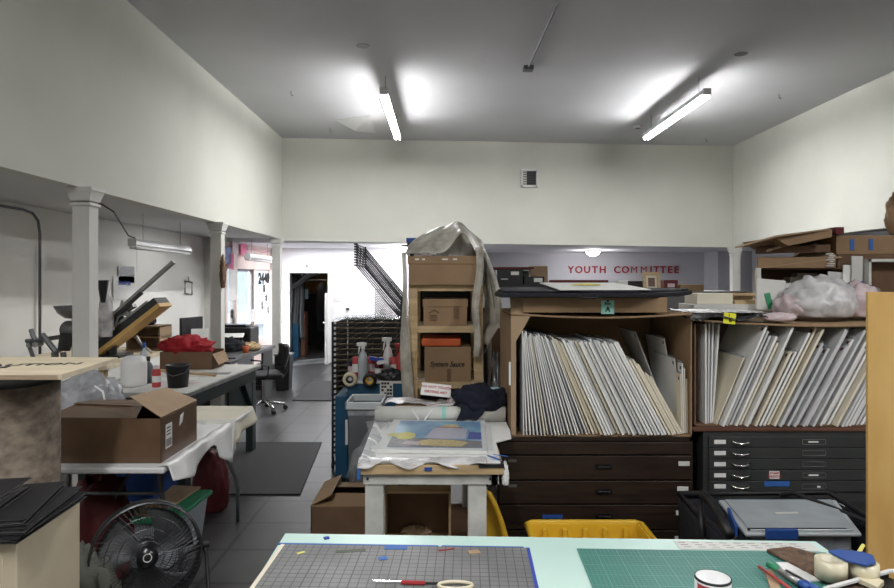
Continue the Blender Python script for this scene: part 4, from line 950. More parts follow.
# --- wooden shelf tower
t = thing('shelf_tower','pine shelf tower holding cartons under a plastic drape','shelf',(0.02,4.8,0))
sx0,sx1,sy0,sy1 = X(408.5,4.5),X(483,4.5),4.5,5.1; ph=.062
tz = Z(285,4.5)
for x in (sx0,sx1-ph):
    for y in (sy0,sy1-.04): MB().box(x,x+ph,y,y+.04,0,tz-.0).build('post','pine',t,bevel=.002)
def lev(z, full=True):
    for q in (sy0+.004,sy1-.037): MB().box(sx0+ph,sx1-ph,q,q+.032,z-.042,z).build('rail','pine_x',t)
    MB().box(sx0+.005,sx1-.005,sy0+.042,sy1-.045,z-.014,z).build('shelf_board','pale_ply',t)
Z2 = Z(326.5,4.5); Z3 = Z(382.5,4.5)
lev(tz); lev(Z2); lev(Z3); lev(.45)
def closed_box(name, x0,x1,y0,y1,z0,z1,m,label,cat='box',lid=0,tape=None,group=None,rot=0,lm=None):
    t = thing(name,label,cat,((x0+x1)/2,(y0+y1)/2,z0),group=group)
    MB().box(x0,x1,y0,y1,z0,z1-(.0 if not lid else .002)).build('body',m,t,bevel=.003)
    if lid: MB().box(x0-.006,x1+.006,y0-.006,y1+.006,z1-lid,z1).build('lid',lm or m,t,bevel=.003)
    if tape: MB().box(tape[0],tape[1],y0-.0085 if lid else y0-.001,y0,tape[2],tape[3]).build('tape_strip','cardboard_light',t)
    return t
MB().box(sx0+.01,sx1-.01,sy1-.005,sy1,.2,tz-.02).build('shade_backing','file_dark',t)  # added dark sheet standing in for the shade behind the boxes
t = closed_box('carton',X(408.5,4.46),X(478.5,4.46),4.46,5.0,tz,Z(256,4.46),'cardboard','brown lidded carton on top of the pine shelf tower',lid=.055)
b = MB(); [b.box(X(p,4.45),X(p+w_,4.45),4.451,4.453,Z(260,4.45),Z(258.5,4.45)) for p,w_ in ((415,4),(422,3),(442,6),(453,4))]; b.build('torn_paper','white_paper',t)
bx,by = X(423.5,4.56),X(467,4.56)
t = closed_box('archive_box',bx,by,4.56,4.95,Z2,Z(299,4.56),'cardboard','brown archive box on the middle shelf of the pine tower',lid=.055)
MB().box(X(454,4.55),X(458.5,4.55),4.552,4.556,Z(319,4.55),Z(306,4.55)).build('sticker','cardboard_dark',t)
b = MB(); c=Vector((X(434,4.55),4.556,Z(313,4.55))); b.cyl(c+Vector((-.035,0,0)),c+Vector((0,0,.022)),.003,n=4).cyl(c+Vector((0,0,.022)),c+Vector((.035,0,0)),.003,n=4)
for k in range(3): b.box(c.x-.03,c.x+.02,4.554,4.557,c.z-.02-k*.016,c.z-.015-k*.016)
b.build('printed_mark','cardboard_dark',t)
bx,by = X(424.5,4.54),X(472,4.54)-.0
t = closed_box('carton',bx,X(471,4.54),4.54,4.98,Z3,Z(347,4.54),'cardboard_light','light brown carton with handwriting in the pine shelf tower')
t.children[0].data.materials[0] = MATS['cardboard']
text('System Sauce',.052,'ink_black','handwriting',t,(X(447.5,4.53),4.538,Z(364.5,4.53)),FRONT@Matrix(((1,.25,0),(0,1,0),(0,0,1))),bold=.0011,ext=.0005,narrow=.85)
MB().box(X(447,4.53),X(451,4.53),4.538,4.54,Z(382,4.53),Z(369,4.53)).build('tape_strip','cardboard_dark',t)
tag(MB().box(X(421.5,4.56),X(461,4.56),4.56,4.9,Z(346.5,4.56),Z(338.5,4.56)).build('orange_tray','orange',bevel=.012),'orange flat tray on the handwritten carton','tray')
tag(MB().box(X(429,4.62),X(447,4.62),4.6,4.9,tz-.10,tz-.045).build('green_parcel','dark_green',bevel=.01) ,'dark green parcel tucked under the top rail of the tower','parcel') if False else None
closed_box('carton',-.15,.18,4.56,4.95,.45,.80,'cardboard_dark','dark brown carton on the bottom shelf of the pine tower')
# drape
def f(u,v):
    # u across from left edge to right, v from the front edge over the top and to the back
    x = sx0-.03+u*.62; prof = math.sin(min(1,max(0,u*1.02))*math.pi)
    front = max(0,.5-v)*2
    peak = 1.92+.17*prof**.7+.05*math.exp(-((u-.62)/.10)**2)
    y = 4.42+v*.62
    z = peak
    z -= front**1.3*.20*(1-.55*math.exp(-((u-.68)/.13)**2))
    z -= max(0,v-.7)*.9
    z += .012*fn3(u*7,v*6,0,1.5)
    if u > .9: z -= (u-.9)*2.2; 
    return (x,y,max(z,1.885 if u<.92 else 0)+.006)
tt = thing('plastic_drape','cloudy plastic sheet draped over the top of the pine shelf tower','plastic sheet',(.02,4.8,1.9))
MB().sheet(f,44,30).build('top_sheet','drape',tt,smooth=True,solid=.0015)
def f(u,v):   # right hanging side with a corner flung out
    y = 4.43+.55*u
    out = .13*math.sin(v*2.4)*(1-u*.3)
    x = X(477,4.45)+.02+.03*math.sin(u*12)+out*(1 if v<.75 else max(0,1-(v-.75)*3))*1.0
    z = 1.94-(.62+.12*(1-u))*v
    return (x,y,z+.04*v*math.sin(u*10))
MB().sheet(f,24,24).build('side_sheet','drape',tt,smooth=True,solid=.0015)
def f(u,v):   # front right strip
    x = X(475,4.44)+.05*u+.012*math.sin(v*9); y=4.43-.012*math.sin(u*6+v*4); return (x-.02*v, y, 1.93-.75*v)
MB().sheet(f,8,24).build('front_strip','drape',tt,smooth=True,solid=.0015)
def f(u,v):   # left strip
    w_=.035+.05*max(0,math.sin(v*3.1-.8)); x = sx0-.05+w_*u+.01*math.sin(v*8); y=4.43+.1*(1-u)-.01*math.sin(v*13); return (x,y,1.90-1.15*v)
MB().sheet(f,8,30).build('left_strip','drape',tt,smooth=True,solid=.0015)
t = thing('clamp_lamp','black clamp lamp with blue tape at the corner of the tower','lamp',(X(411,4.9),4.9,1.88))
c = P(411,250,4.9); MB().hull([(c.x-.03,4.88,c.z+.05),(c.x+.035,4.88,c.z+.06),(c.x+.02,4.88,c.z-.05),(c.x-.005,4.88,c.z-.05)],(0,.06,0)).build('head','black',t,bevel=.004)
MB().box(c.x-.035,c.x+.04,4.875,4.945,c.z+.055,c.z+.09).build('tape','blue',t,bevel=.003)
MB().cyl((c.x-.07,4.9,c.z+.03),(c.x,4.9,c.z+.035),.007,n=6).build('arm','black',t)
MB().cyl((c.x,4.9,1.87),(c.x,4.9,c.z-.04),.008,n=6).build('stem','black',t)

# --- behind, between tower and wooden file
tag(MB().cyl((X(487,4.85),4.85,0),(X(482,4.95)+.02,4.95,Z(308,4.9)),.014,n=8).build('metal_pole','dark_steel'),'dark pole leaning right of the pine tower','pole')
tag(MB().cyl((X(491,4.85)+.02,4.8,0),(X(486,4.95)+.02,4.95,Z(322,4.9)),.017,n=8).build('white_pole','off_white'),'white pole leaning right of the dark pole','pole')
x0,x1 = X(487,5.1),X(514,5.1)+.06
tag(MB().box(x0,x1,5.1,5.5,0,Z(352,5.1)).build('side_cabinet','grey_metal',bevel=.004),'grey cabinet between the pine tower and the print box','cabinet')
closed_box('carton',x0,x1,5.1,5.45,Z(352,5.1),Z(328,5.1),'cardboard_dark','small brown carton on the grey cabinet right of the tower')
t = closed_box('white_box',x0-.02,x1,5.08,5.45,Z(328,5.1)+.001,Z(313,5.1),'white_paper','white box with black marks on the small brown carton')
b = MB(); c0 = P(489,320,5.07); 
for k in range(7): b.tube([c0+Vector((.012*k+.01*math.sin(k*5),0,.02*math.cos(k*3))),c0+Vector((.012*k+.03,0,.03*math.sin(k*2)))],.004,4)
b.build('black_marks','ink_black',t)
x=X(491,5.25); t=thing('green_bottle','pale green plastic bottle on the white box','bottle',(x,5.25,Z(313,5.1)))
MB().lathe([(0,0),(.05,0),(.055,.02),(.055,.10),(.03,.14),(.018,.16),(.018,.175),(0,.175)],(x,5.25,Z(313,5.1))).build('body','mint_note',t,smooth=True); MB().cyl((x,5.25,Z(313,5.1)+.17),(x,5.25,Z(313,5.1)+.19),.02).build('cap','green',t)
bag('foil_bag',(X(495,4.75)+.01,4.72,0),(.13,.16,1.06),'foil','crumpled silver bag standing behind the wooden flat file','bag',.3,5,4)
tag(MB().box(X(499,4.62),X(504,4.62),4.6,4.64,Z(374,4.6),Z(361,4.6)).build('white_tag','white_paper'),'white tag on the silver bag','tag') if False else None
# far storage shelf with black boxes
t = thing('storage_shelf','dark storage shelf behind the black portfolio','shelf',(.75,6.25,0))
qx0,qx1 = X(490,6.0),X(552,6.0)
b = MB(); b.box(qx0,qx1,6.0,6.5,Z(284.5,6)-.03,Z(284.5,6)); b.build('shelf_board','black',t); MB().box(qx0,X(534,6),6.0,6.5,Z(269,6),Z(267,6)).build('top_board','dark_red',t)
for x in (qx0,qx1-.03): MB().box(x,x+.03,6.0,6.04,0,Z(284.5,6) if x>qx0 else Z(267,6)).build('post','black',t)
for x in (qx0,qx1-.03): MB().box(x,x+.03,6.46,6.5,0,Z(284.5,6) if x>qx0 else Z(267,6)).build('post','black',t)
zb = Z(284.5,6)
t = closed_box('black_box',X(497,6.02),X(523,6.02),6.02,6.35,zb,Z(270,6.02),'black','large black box with white label on the far storage shelf')
MB().box(X(511,6.01),X(519,6.01),6.012,6.016,Z(275,6),Z(271.5,6)).build('white_label','white_paper',t)
MB().box(X(501,6.01),X(508,6.01),6.013,6.016,Z(279.6,6),Z(278.6,6)).build('box_print','off_white',t)
t = closed_box('black_box',X(524.5,6.02),X(544.5,6.02),6.02,6.35,zb,Z(276.5,6.02),'black','small black box with white label right of the large black box')
MB().box(X(534,6.01),X(542.5,6.01),6.012,6.016,Z(282,6),Z(278,6)).build('white_label','white_paper',t)
closed_box('carton',X(531,6.3),X(549,6.3),6.37,6.49,zb,Z(266,6.35),'cardboard_light','light brown carton behind the small black box')
tag(MB().box(X(523.5,6.2),X(531,6.2),6.36,6.4,zb,Z(271,6.4)).build('green_packet','dark_green',bevel=.005),'dark green packet between the black boxes','packet')
# ================================================================== RIGHT: WOODEN FLAT FILE AND PRINT BOX
FY = 3.68
t = thing('flat_file','dark walnut flat file cabinet with wide shallow drawers','flat file',(.855,4.05,0))
fx0,fx1,fzt = X(497,FY),X(693,FY),.815
b = MB(); b.box(fx0,fx0+.02,FY,4.45,0,fzt).box(fx1-.02,fx1,FY,4.45,0,fzt).box(fx0,fx1,FY,4.45,fzt-.02,fzt).box(fx0,fx1,4.43,4.45,0,fzt).box(fx0,fx1,FY,4.45,0,.05); b.build('carcass','walnut',t)
rows = [441,454.5,479.5,503.5,529]; zs = [Z(r,FY) for r in rows]+[Z(529,FY)-.14,.055]
for k in range(len(zs)-1):
    z1, z0 = zs[k]-.004, zs[k+1]+.004
    d = MB().box(fx0+.012,fx1-.012,FY-.016,FY+.30,z0,z1).build('drawer','walnut',t,bevel=.003)
    if k >= 1:
        zc = (z0+z1)/2+.005; xc = (fx0+fx1)/2+.045
        b = MB(); b.box(xc-.047,xc+.047,FY-.019,FY-.016,zc-.014,zc+.014).tube([(xc-.038,FY-.019,zc+.010),(xc-.034,FY-.034,zc+.004),(xc+.034,FY-.034,zc+.004),(xc+.038,FY-.019,zc+.010)],.005,6); b.build('handle','black_gloss',d,local=False)
        w_ = X(686,FY)-X(675,FY); xr = X(676,FY)-k*.007+.015
        MB().box(xr,xr+w_,FY-.0185,FY-.016,z1-.055,z1-.03).build('drawer_label','off_white',d)
        if k<=2: MB().box(X(508,FY),X(516.5,FY),FY-.0185,FY-.016,z1-.034,z1-.018).build('name_tag','grey_metal',d)
tag(MB().box(X(542,FY),X(562,FY),FY-.0195,FY-.0175,Z(517.5,FY),Z(513.5,FY)).build('tape_strip','blue'),'blue tape strip stuck on a drawer of the walnut flat file','tape')

def wallbox(x0,x1,y0,y1,z0,z1,m,t,e=.008,front=False,top=True):
    b = MB(); b.box(x0,x0+e,y0,y1,z0,z1).box(x1-e,x1,y0,y1,z0,z1).box(x0,x1,y1-e,y1,z0,z1).box(x0,x1,y0,y1,z0,z0+e)
    b.build('walls',m,t)
# open print box
t = thing('print_box','big open cardboard box full of leaning mat boards, walnut file below','box',(.9,4.05,fzt))
gx0,gx1,gz = X(511,3.7),X(692,3.7),1.50
wallbox(gx0,gx1,3.70,4.43,fzt,gz,'cardboard',t)
def f(u,v): return (gx0+(gx1-gx0)*u, 3.695+.735*v, gz+.012-.022*math.sin(u*math.pi)*(1-v))
MB().sheet(f,20,4).build('top_panel','cardboard',t,smooth=True,solid=.010)
b = MB(); b.hull([(gx0,3.70,gz),(gx0+.11,3.70,gz),(gx0+.03,3.70,gz-.14),(gx0+.0,3.70,gz-.14)],(0,-.006,0)); b.build('folded_flap','cardboard_light',t)
MB().box(gx0,gx0+.028,3.694,3.70,fzt+.01,gz-.141).build('front_edge','cardboard_light',t)
MB().hull([(gx0+.001,3.70,gz),(gx0+.001,3.78,gz+.11),(gx0+.09,3.74,gz+.10),(gx0+.10,3.70,gz+.01)],(0,.006,0)).build('folded_flap','cardboard_light',t)
MB().box(gx0-.012,gx0-.002,3.69,3.72,Z(385,3.7),Z(362,3.7)).build('white_tab','white_plastic',t)
# mat boards
BM = {}
def board_mesh(tk,h,d,m,sleeve):
    key=(tk,h,d,m,sleeve)
    if key in BM: return BM[key]
    b = MB(); b.box(-tk/2,tk/2,0,d,0,h,0)
    if sleeve:
        b.box(-tk/2,-tk/2+.0006,0,d,h,h+.014,1); b.box(tk/2-.0006,tk/2,0,d,h,h+.010,1)
    o = b.build('mat_board',[m,'film'],None,origin=(0,0,0)); me=o.data; bpy.data.objects.remove(o); BM[key]=me; return me
def mat_board(x,y,z,lean,tk,h,d,m,label,group,sleeve=True,sticker=None,yaw=0):
    o = bpy.data.objects.new('mat_board',board_mesh(tk,h,d,m,sleeve)); COL.objects.link(o)
    o.location=(x,y,z+abs(math.sin(R(lean)))*tk/2+.002); o.rotation_euler=(0,R(lean),R(yaw)); tag(o,label,'mat board',group)
    if sticker:
        s = MB().box(-tk/2-.0022,-tk/2-.0014,.012,.030,h-.035,h-.017).build('sticker',sticker,o,local=True)
    return o
G1='mat boards leaning in the left print box'
zb = fzt+.01
n=46
for i in range(n):
    u=i/(n-1)
    xb = X(523,3.7)+(X(682.5,3.7)-X(523,3.7))*u
    lean = -(0.5+ (min(1,u*2.1))**.8*23 + max(0,u-.45)/.55*5.5)
    h = (.575+.02*math.sin(i*2.1)) if i<6 else .555+.03*random.random()+.035*max(0,u-.2)
    d = random.choice((.45,.48,.42)); m = random.choices(('board_white','board_grey','board_cream'),(.55,.33,.12))[0]
    if i in (19,20): m='board_cream'
    if i >= n-5: h -= .10+.03*(i-n+5); m='board_cream'
    side = 'upright at the left end' if i<7 else ('steeply leaning in the left half' if u<.5 else ('slanted in the right half' if i<n-5 else 'short, beside the slanted ones'))
    lab = {'board_white':'white','board_grey':'grey sleeved','board_cream':'cream'}[m]
    mat_board(xb,3.665+random.uniform(0,.05),zb,lean,.007 if i<20 else .0125,round(h,2),d,m,'%s mat board, %s, left print box'%(lab,side),G1+', '+side, sticker=('black' if i in (30,36,38) else None))
# taller boards at the back and the short upright stack at the right
for xb,lean,h,y,m,l in ((X(676,3.9),-21,.60,4.0,'board_grey','tall grey board with a black dot behind the slanted boards, left print box'),(X(684,3.85),-9,.53,3.95,'board_white','tall white board with a black dot, rear right of the left print box'),(X(684.5,3.8),-7,.42,3.82,'board_white','shorter white board with a black dot before the tall one')):
    mat_board(xb,y,zb,lean,.006,h,.36,m,l,None,sticker='black')
G2='short upright boards at the right end of the left print box'
for i,(px,h,m) in enumerate(((684.3,.34,'board_cream'),(686.2,.40,'board_white'),(688.2,.37,'board_cream'),(690.2,.31,'board_cream'))):
    mat_board(X(px,3.72)-.012,3.72+i*.004,zb,-1.5+i*.3,.006,h,.07 if i<3 else .3,m,['short cream board, leftmost of the upright ones by the box wall','tallest white board of the upright ones by the box wall','cream board second from the box wall','lowest cream board touching the right wall of the left print box'][i],G2,sticker='black' if i<3 else None)

# --- flat carton, portfolio and white board on top
ax0,ax1,az = X(523,3.68),X(668,3.68),gz+.0205
t = closed_box('flat_carton',ax0,ax1,3.69,4.36,az,Z(297.5,3.69),'cardboard','flat light brown carton with a mint note on the left print box')
nz = MB().box(X(601.5,3.68),X(614.5,3.68),3.686,3.689,Z(314,3.68),Z(300.5,3.68)).build('note','mint_note',t)
text('A',.040,'ink_black','note_letter',nz,(X(608,3.68),3.685,Z(309.5,3.68)),FRONT,bold=.0012)
text('Box',.022,'ink_black','note_word',nz,(X(608,3.68),3.685,Z(303.5,3.68)),FRONT,bold=.0006)
MB().cyl((X(608,3.68),3.68,Z(301,3.68)),(X(608,3.68),3.69,Z(301,3.68)),.006).build('pin','black',nz)
zt = Z(297.5,3.69)+.001
t = thing('portfolio_case','big black portfolio lying across the top of the left print box','portfolio',(.9,4.0,zt))
pts=[(X(499,3.7),3.62,zt),(X(640,3.6),3.58,zt),(X(683,3.75),3.80,zt),(1.53,4.0,zt+.01),(1.40,4.30,zt+.01),(X(498,4.3),4.28,zt+.015),(X(494,4.0),3.95,zt)]
b=MB(); b.hull(pts,(0,0,.026)); b.build('cover','black_cloth',t,bevel=.008)
MB().hull([(x+.02 if x<.7 else x-.03,y+.02 if y<3.9 else y-.02,z+.0265) for x,y,z in pts],(0,0,.012)).build('flap','black_cloth',t,bevel=.005)
MB().tube([(.75,3.585,zt+.012),(.76,3.57,zt+.0),(.84,3.57,zt+.0),(.85,3.585,zt+.012)],.006,6).build('handle','black',t)
z0 = zt+.042
t = thing('white_board','white mat board lying on the black portfolio','board',(.87,3.95,z0))
b=MB(); b.hull([(X(560,3.6),3.60,z0),(X(651,3.62),3.62,z0),(X(606,4.35)+.06,4.35,z0+.035),(X(539,4.35),4.33,z0+.035)],(0,0,.005)); b.build('board','white_paper',t)
b=MB(); b.blob((X(586,4.0),4.0,z0+.0245),(.17,.12,.012),.3,4,3,.2); b.build('yellow_stain','yellow_print',t)
# things on the wooden cabinet behind
t = thing('tall_cabinet','grey cabinet row behind the portfolio','cabinet',(1.8,5.3,0))
MB().box(.9,2.35,5.05,5.6,0,1.62).build('body','grey_metal',t)
for k in range(3): MB().box(.92+.48*k,.92+.48*k+.45,5.04,5.05,.05,1.58).build('door','grey_metal',t)
t = thing('picture_frame','small pale wooden picture frame standing behind the portfolio','picture frame',(X(655,5.2),5.2,1.62))
x0,x1,z0,z1 = X(645,5.15),X(662,5.15),1.62,Z(272,5.15); q=.024
b=MB(); rt=rx(-8); c=Vector(((x0+x1)/2,5.2,(z0+z1)/2)); w_,h=(x1-x0),(z1-z0)
for dx,dz_,sx,sz in ((0,h/2-q/2,w_,q),(0,-h/2+q/2,w_,q),(-w_/2+q/2,0,q,h-2*q),(w_/2-q/2,0,q,h-2*q)): b.obox(c+rt@Vector((dx,0,dz_)),(sx,.02,sz),rt)
b.build('frame','pine',t)
MB().obox(c+rt@Vector((0,.004,0)),(w_-q*2,.006,h-q*2),rt).build('mount','cream_paper',t)
MB().obox(c+rt@Vector((0,0,-.005)),(w_-q*3.4,.004,h-q*3.4),rt).build('picture','walnut_mid',t)
t=closed_box('dark_box',X(664,5.2),X(678,5.2),5.2,5.3,1.62,Z(280,5.2),'dark_red','dark red box right of the small picture frame')
MB().box(X(668,5.19),X(675,5.19),5.196,5.199,1.65,1.68).build('pale_label','pale_pink',t)
closed_box('dark_box',X(628,5.3),X(644,5.3),5.3,5.45,1.62,Z(281,5.3),'black','black box left of the small picture frame')
closed_box('white_box',X(618,5.3),X(628,5.3),5.3,5.4,1.62,Z(280.5,5.3),'white_paper','small white box left of the black box behind the portfolio')
tag(MB().box(X(549,5.3),X(607,5.3),5.25,5.3,1.62,Z(280,5.28)).build('book_row_board','dark_red',bevel=.003),'long dark red strip behind the white board','board')
closed_box('carton',X(680,5.12),X(704,5.12),5.12,5.4,1.40+.22,Z(284.5,5.12),'cardboard','brown carton right of the dark red box behind the portfolio')

# ================================================================== METAL FLAT FILE AND SECOND PRINT BOX
MX0,MX1,MY = X(703,3.7),X(703,3.7)+1.36,3.70
t = thing('flat_file','grey steel flat file with five shallow drawers under the right print box','flat file',((MX0+MX1)/2,4.1,0))
zt5 = Z(431,3.7)
MB().box(MX0,MX1,MY,4.5,.06,zt5).build('carcass','file_grey',t,bevel=.004)
MB().box(MX0+.02,MX1-.02,MY+.04,4.45,0,.06).build('base','file_dark',t)
dz = (zt5-.035-Z(492.5,3.7))/5
for k in range(5):
    z1 = zt5-.030-k*dz; z0 = z1-dz+.004; x0,x1 = MX0+.03,MX1-.03
    d = MB().box(x0,x1,MY-.012,MY+.2,z0,z1).build('drawer','file_grey',t,bevel=.002)
    zc=(z0+z1)/2
    MB().box(X(714,3.69),X(725.5,3.69),MY-.0145,MY-.012,zc-.011,zc+.012).build('drawer_label','white_paper',d)
    xa,xb = X(731,3.69),X(750,3.69)
    MB().tube([(xa,MY-.013,zc+.006),(xa+.02,MY-.03,zc-.002),((xa+xb)/2,MY-.037,zc-.006),(xb-.02,MY-.03,zc-.002),(xb,MY-.013,zc+.006)],.0055,8).build('handle','chrome',d,smooth=True)
    xa,xb = X(802,3.69),X(825.5,3.69); f_=.003
    b=MB(); b.box(xa,xb,MY-.015,MY-.012,zc-.015,zc-.015+f_).box(xa,xb,MY-.015,MY-.012,zc+.015-f_,zc+.015).box(xa,xa+f_,MY-.015,MY-.012,zc-.015,zc+.015).box(xb-f_,xb,MY-.015,MY-.012,zc-.015,zc+.015); b.build('card_holder','steel',d)
    if k in (0,3): MB().box(X(808,3.69),X(818,3.69),MY-.0155,MY-.012,zc-.003,zc+.005).build('card','white_paper',d)
    if k==4: MB().box(X(817,3.69),X(820,3.69),MY-.0155,MY-.012,zc-.006,zc+.002).build('card','white_paper',d)
for k in range(4):
    z1 = Z(497,3.7)-.02-k*.1; MB().box(MX0+.03,MX1-.03,MY-.012,MY,z1-.09,z1).build('lower_drawer','file_dark',t,bevel=.002)
s=MB().box(X(769,3.69),X(779,3.69),MY-.0155,MY-.0125,Z(478.5,3.69),Z(471,3.69)); s=tag(s.build('paper_sticker','white_paper'),'small white sticker with red print on the grey steel file','sticker')
for tx,dz_ in (('STAMP',.010),('WINDOW',-.008)): text(tx,.0165,'red_print','print',s,(X(774,3.69),MY-.016,Z(474.8,3.69)+dz_),FRONT,bold=.0006,ext=.0004)
tag(MB().box(X(764,3.69),X(789,3.69),MY-.0155,MY-.0125,Z(486,3.69),Z(481,3.69)).build('tape_strip','blue_tape'),'blue tape strip on the lowest steel drawer','tape')
tag(MB().box(MX0-.06,MX1,3.69,4.45,zt5,zt5+.02).build('wooden_board','walnut_mid',bevel=.002),'brown board on top of the grey steel flat file','board')
zb2=zt5+.022
t = thing('print_box','open cardboard box of leaning sleeved boards on the steel file','box',(2.0,4.05,zb2))
hx0,hx1,hz = X(694.5,3.72),MX1+.02,1.455
wallbox(hx0,hx1,3.72,4.43,zb2,hz,'cardboard_dark',t)
def f(u,v): return (hx0-.02+(hx1-hx0+.02)*u, 3.68+.76*v, hz+.012-.030*math.sin(u*math.pi)*(1-v)+.03*(1-u)*(1-v)*.4)
MB().sheet(f,20,4).build('top_panel','cardboard',t,smooth=True,solid=.010)
nt_=MB().obox((X(730.5,3.66),3.672,Z(318.5,3.67)),(.068,.003,.062),ry(6)).build('note','yellow_note',t)
text('I',.022,'red_print','note_mark',nt_,(X(730,3.66),3.669,Z(315.5,3.67)),FRONT,bold=.001)
text('B',.026,'ink_black','note_letter',nt_,(X(731,3.66),3.669,Z(320.5,3.67)),FRONT,bold=.001)
G3='sleeved boards leaning in the right print box'
for i,(px,ln,h,m) in enumerate(((706,0,.58,'board_white'),(709,.6,.585,'board_grey'),(712,1.5,.59,'board_white'),(714.5,4,.58,'board_white'))):
    mat_board(X(px,3.75),3.75+.01*i,zb2,ln,.008,h,.45,m,['white board upright against the left wall of the right print box','grey board second from the left wall of the right print box','white board third from the left wall of the right print box','white board fourth from the left, leaning slightly, right print box'][i],'upright boards at the left of the right print box')
mat_board(X(717,4.2),4.2,zb2,8,.006,.56,.2,'pale_pink','dull pink board at the back left of the right print box',None)
mat_board(X(716.5,3.72)+.005,3.735,zb2,22.5,.006,.42,.35,'board_cream','single cream board tilted alone at the left of the right print box',None)
n=34
for i in range(n):
    u=i/(n-1); xb=X(720,3.74)+(MX1-.36-X(720,3.74))*u
    lean = 23.5+5*min(1,u*2)
    h = random.choice((.52,.56,.59,.62)) if i%5 else .625
    if i in (6,7,8): h=.47
    if i in (13,14,22): h=.50
    if i==12: h=.53
    m = random.choices(('board_white','board_grey','board_cream'),(.6,.3,.1))[0]
    part = 'left third' if u<.33 else ('middle' if u<.66 else 'right third')
    lab = {'board_white':'white','board_grey':'grey sleeved','board_cream':'cream'}[m]
    mat_board(xb,3.685+random.uniform(0,.05),zb2,lean,.013,h,.46,m,'%s board leaning right in the %s of the right print box'%(lab,part),G3+', '+part, sticker='dark_red' if i%2==0 or h<.53 else None)

# --- on top of the second box
zc = hz+.03
def f(u,v): return (X(684,3.7)+.46*u, 3.66+.5*v, zc+.012+.018*abs(fn3(u*6,v*5,0,2))-.02*(1-v)**6*(.5+.5*math.sin(u*12)))
t=tag(MB().sheet(f,36,24).build('black_sleeve','black_gloss',smooth=True,solid=.004),'glossy black plastic sleeve on the left of the right print box','sleeve')
def f(u,v): return (X(690,3.7)+.42*u, 3.70+.42*v, zc+.034+.015*abs(fn3(u*5+3,v*6,0,2)))
tag(MB().sheet(f,30,20).build('clear_sleeve','bag_film',smooth=True,solid=.001),'clear crumpled sleeve lying on the glossy black sleeve','sleeve')
def topbox(name,px0,px1,y0,y1,z0,py,m,label,cat): return tag(MB().box(X(px0,y0),X(px1,y0),y0,y1,z0,Z(py,y0)).build(name,m,bevel=.004),label,cat)
zz=zc+.035
tag(MB().box(X(693,4.18),X(770,4.18),4.17,4.44,zc,zz+.03).build('backing_boards','off_white',bevel=.003),'pale stack of boards under the white block','boards')
zz+=.03
topbox('foam_block',697,733,4.2,4.42,zz,293.5,'cream_paper','pale cream block on the boards by the yellow note','block')
t=thing('stretcher_frame','pale wooden stretcher frame right of the cream block','frame',(X(746,4.3),4.3,zz)); 
b=MB(); b.box(X(735,4.2),X(768,4.2),4.2,4.22,zz,zz+.025).box(X(735,4.2),X(768,4.2),4.4,4.42,zz,zz+.05).box(X(735,4.2),X(739,4.2),4.22,4.4,zz,zz+.025).box(X(764,4.2),X(768,4.2),4.22,4.4,zz,zz+.025).box(X(735,4.2),X(768,4.2),4.35,4.4,zz+.05,zz+.07); b.build('frame','pine',t,bevel=.002)
t=tag(MB().obox((X(768,4.15),4.12,zc+.125),(.18,.02,.20),rx(-8)@ry(5)).build('white_board','off_white',bevel=.002),'white panel with a green patch standing left of the plastic bag','panel')
MB().obox((X(769,4.1),4.100,zc+.09),(.035,.004,.10),rx(-8)@ry(-10)).build('green_patch','green',t)
tag(MB().obox((X(758,3.85),3.85,zc+.018),(.34,.14,.022),rz(-6)).build('black_tray','black_gloss',bevel=.008),'flat black tray in front of the white panel','tray')
bag('foam_bag',(X(781,3.72)+.0,3.74,zc-.012),(.19,.07,.045),'pale_pink','flat pale pink bag at the front edge below the white panel','bag',.15,5)
bag('plastic_bag',(X(818,4.0),3.98,zc),(.42,.34,.235),'bag_film','big clear plastic bag of pale cloth on the right print box','bag',.16,2,4.5)
bag('pink_cloth_bundle',(X(846,4.1)+.01,4.02,zc),(.24,.30,.20),'pale_pink','pale pink cloth bundle at the right of the big plastic bag','bundle',.2,6,2.6)
bag('pink_cloth_bundle',(X(792,4.0),4.0,zc),(.20,.22,.14),'pale_pink','pale pink cloth bundle at the left of the big plastic bag','bundle',.2,8,2.6)
bag('clear_wrap',(X(862,4.0)+.03,4.0,zc),(.20,.24,.17),'film_grey','thin clear wrap at the right end of the right print box','wrap',.25,4,3)

# --- rack behind with large cartons
t = thing('storage_rack','storage rack carrying large open cartons at the right','rack',(3.0,4.95,0))
rx0,rx1,ry0,ry1 = 2.50,4.4,4.6,5.3
zr=1.42
for x in (rx0+.03,rx1-.04):
    for y in (ry0+.02,ry1-.06): MB().box(x,x+.04,y,y+.04,0,zr-.04).build('post','dark_steel',t)
MB().box(rx0,rx1,ry0,ry1,zr-.04,zr).build('shelf_board','pine',t)
MB().box(rx0,rx1,ry0,ry1,.5,.54).build('shelf_board','pine',t)
zlid=Z(268,4.6)
t = thing('carton','large open carton with a rolled front flap on the storage rack','box',(2.55,4.95,zr))
kx0,kx1=X(758,4.62),X(872,4.62)
b=MB(); b.hull([(kx0,4.62,zr),(kx0+.27,5.25,zr),(kx0+.27,5.25,zlid),(kx0,4.62,zlid)],(.01,0,0)).box(kx1-.008,kx1,4.62,5.25,zr,zlid).box(kx0+.27,kx1,5.24,5.25,zr,zlid).box(kx0+.27,kx1,4.62,5.25,zr,zr+.008); b.build('walls','cardboard',t)
MB().box(X(758,4.6),X(836,4.6),4.60,4.615,zlid,Z(257,4.6)).build('front_flap','cardboard',t,bevel=.003)
MB().hull([(kx0,4.62,zlid-.008),(kx1,4.62,zlid-.008),(kx1,5.25,zlid-.008),(kx0+.27,5.25,zlid-.008)],(0,0,.008)).build('top_panel','cardboard_dark',t)
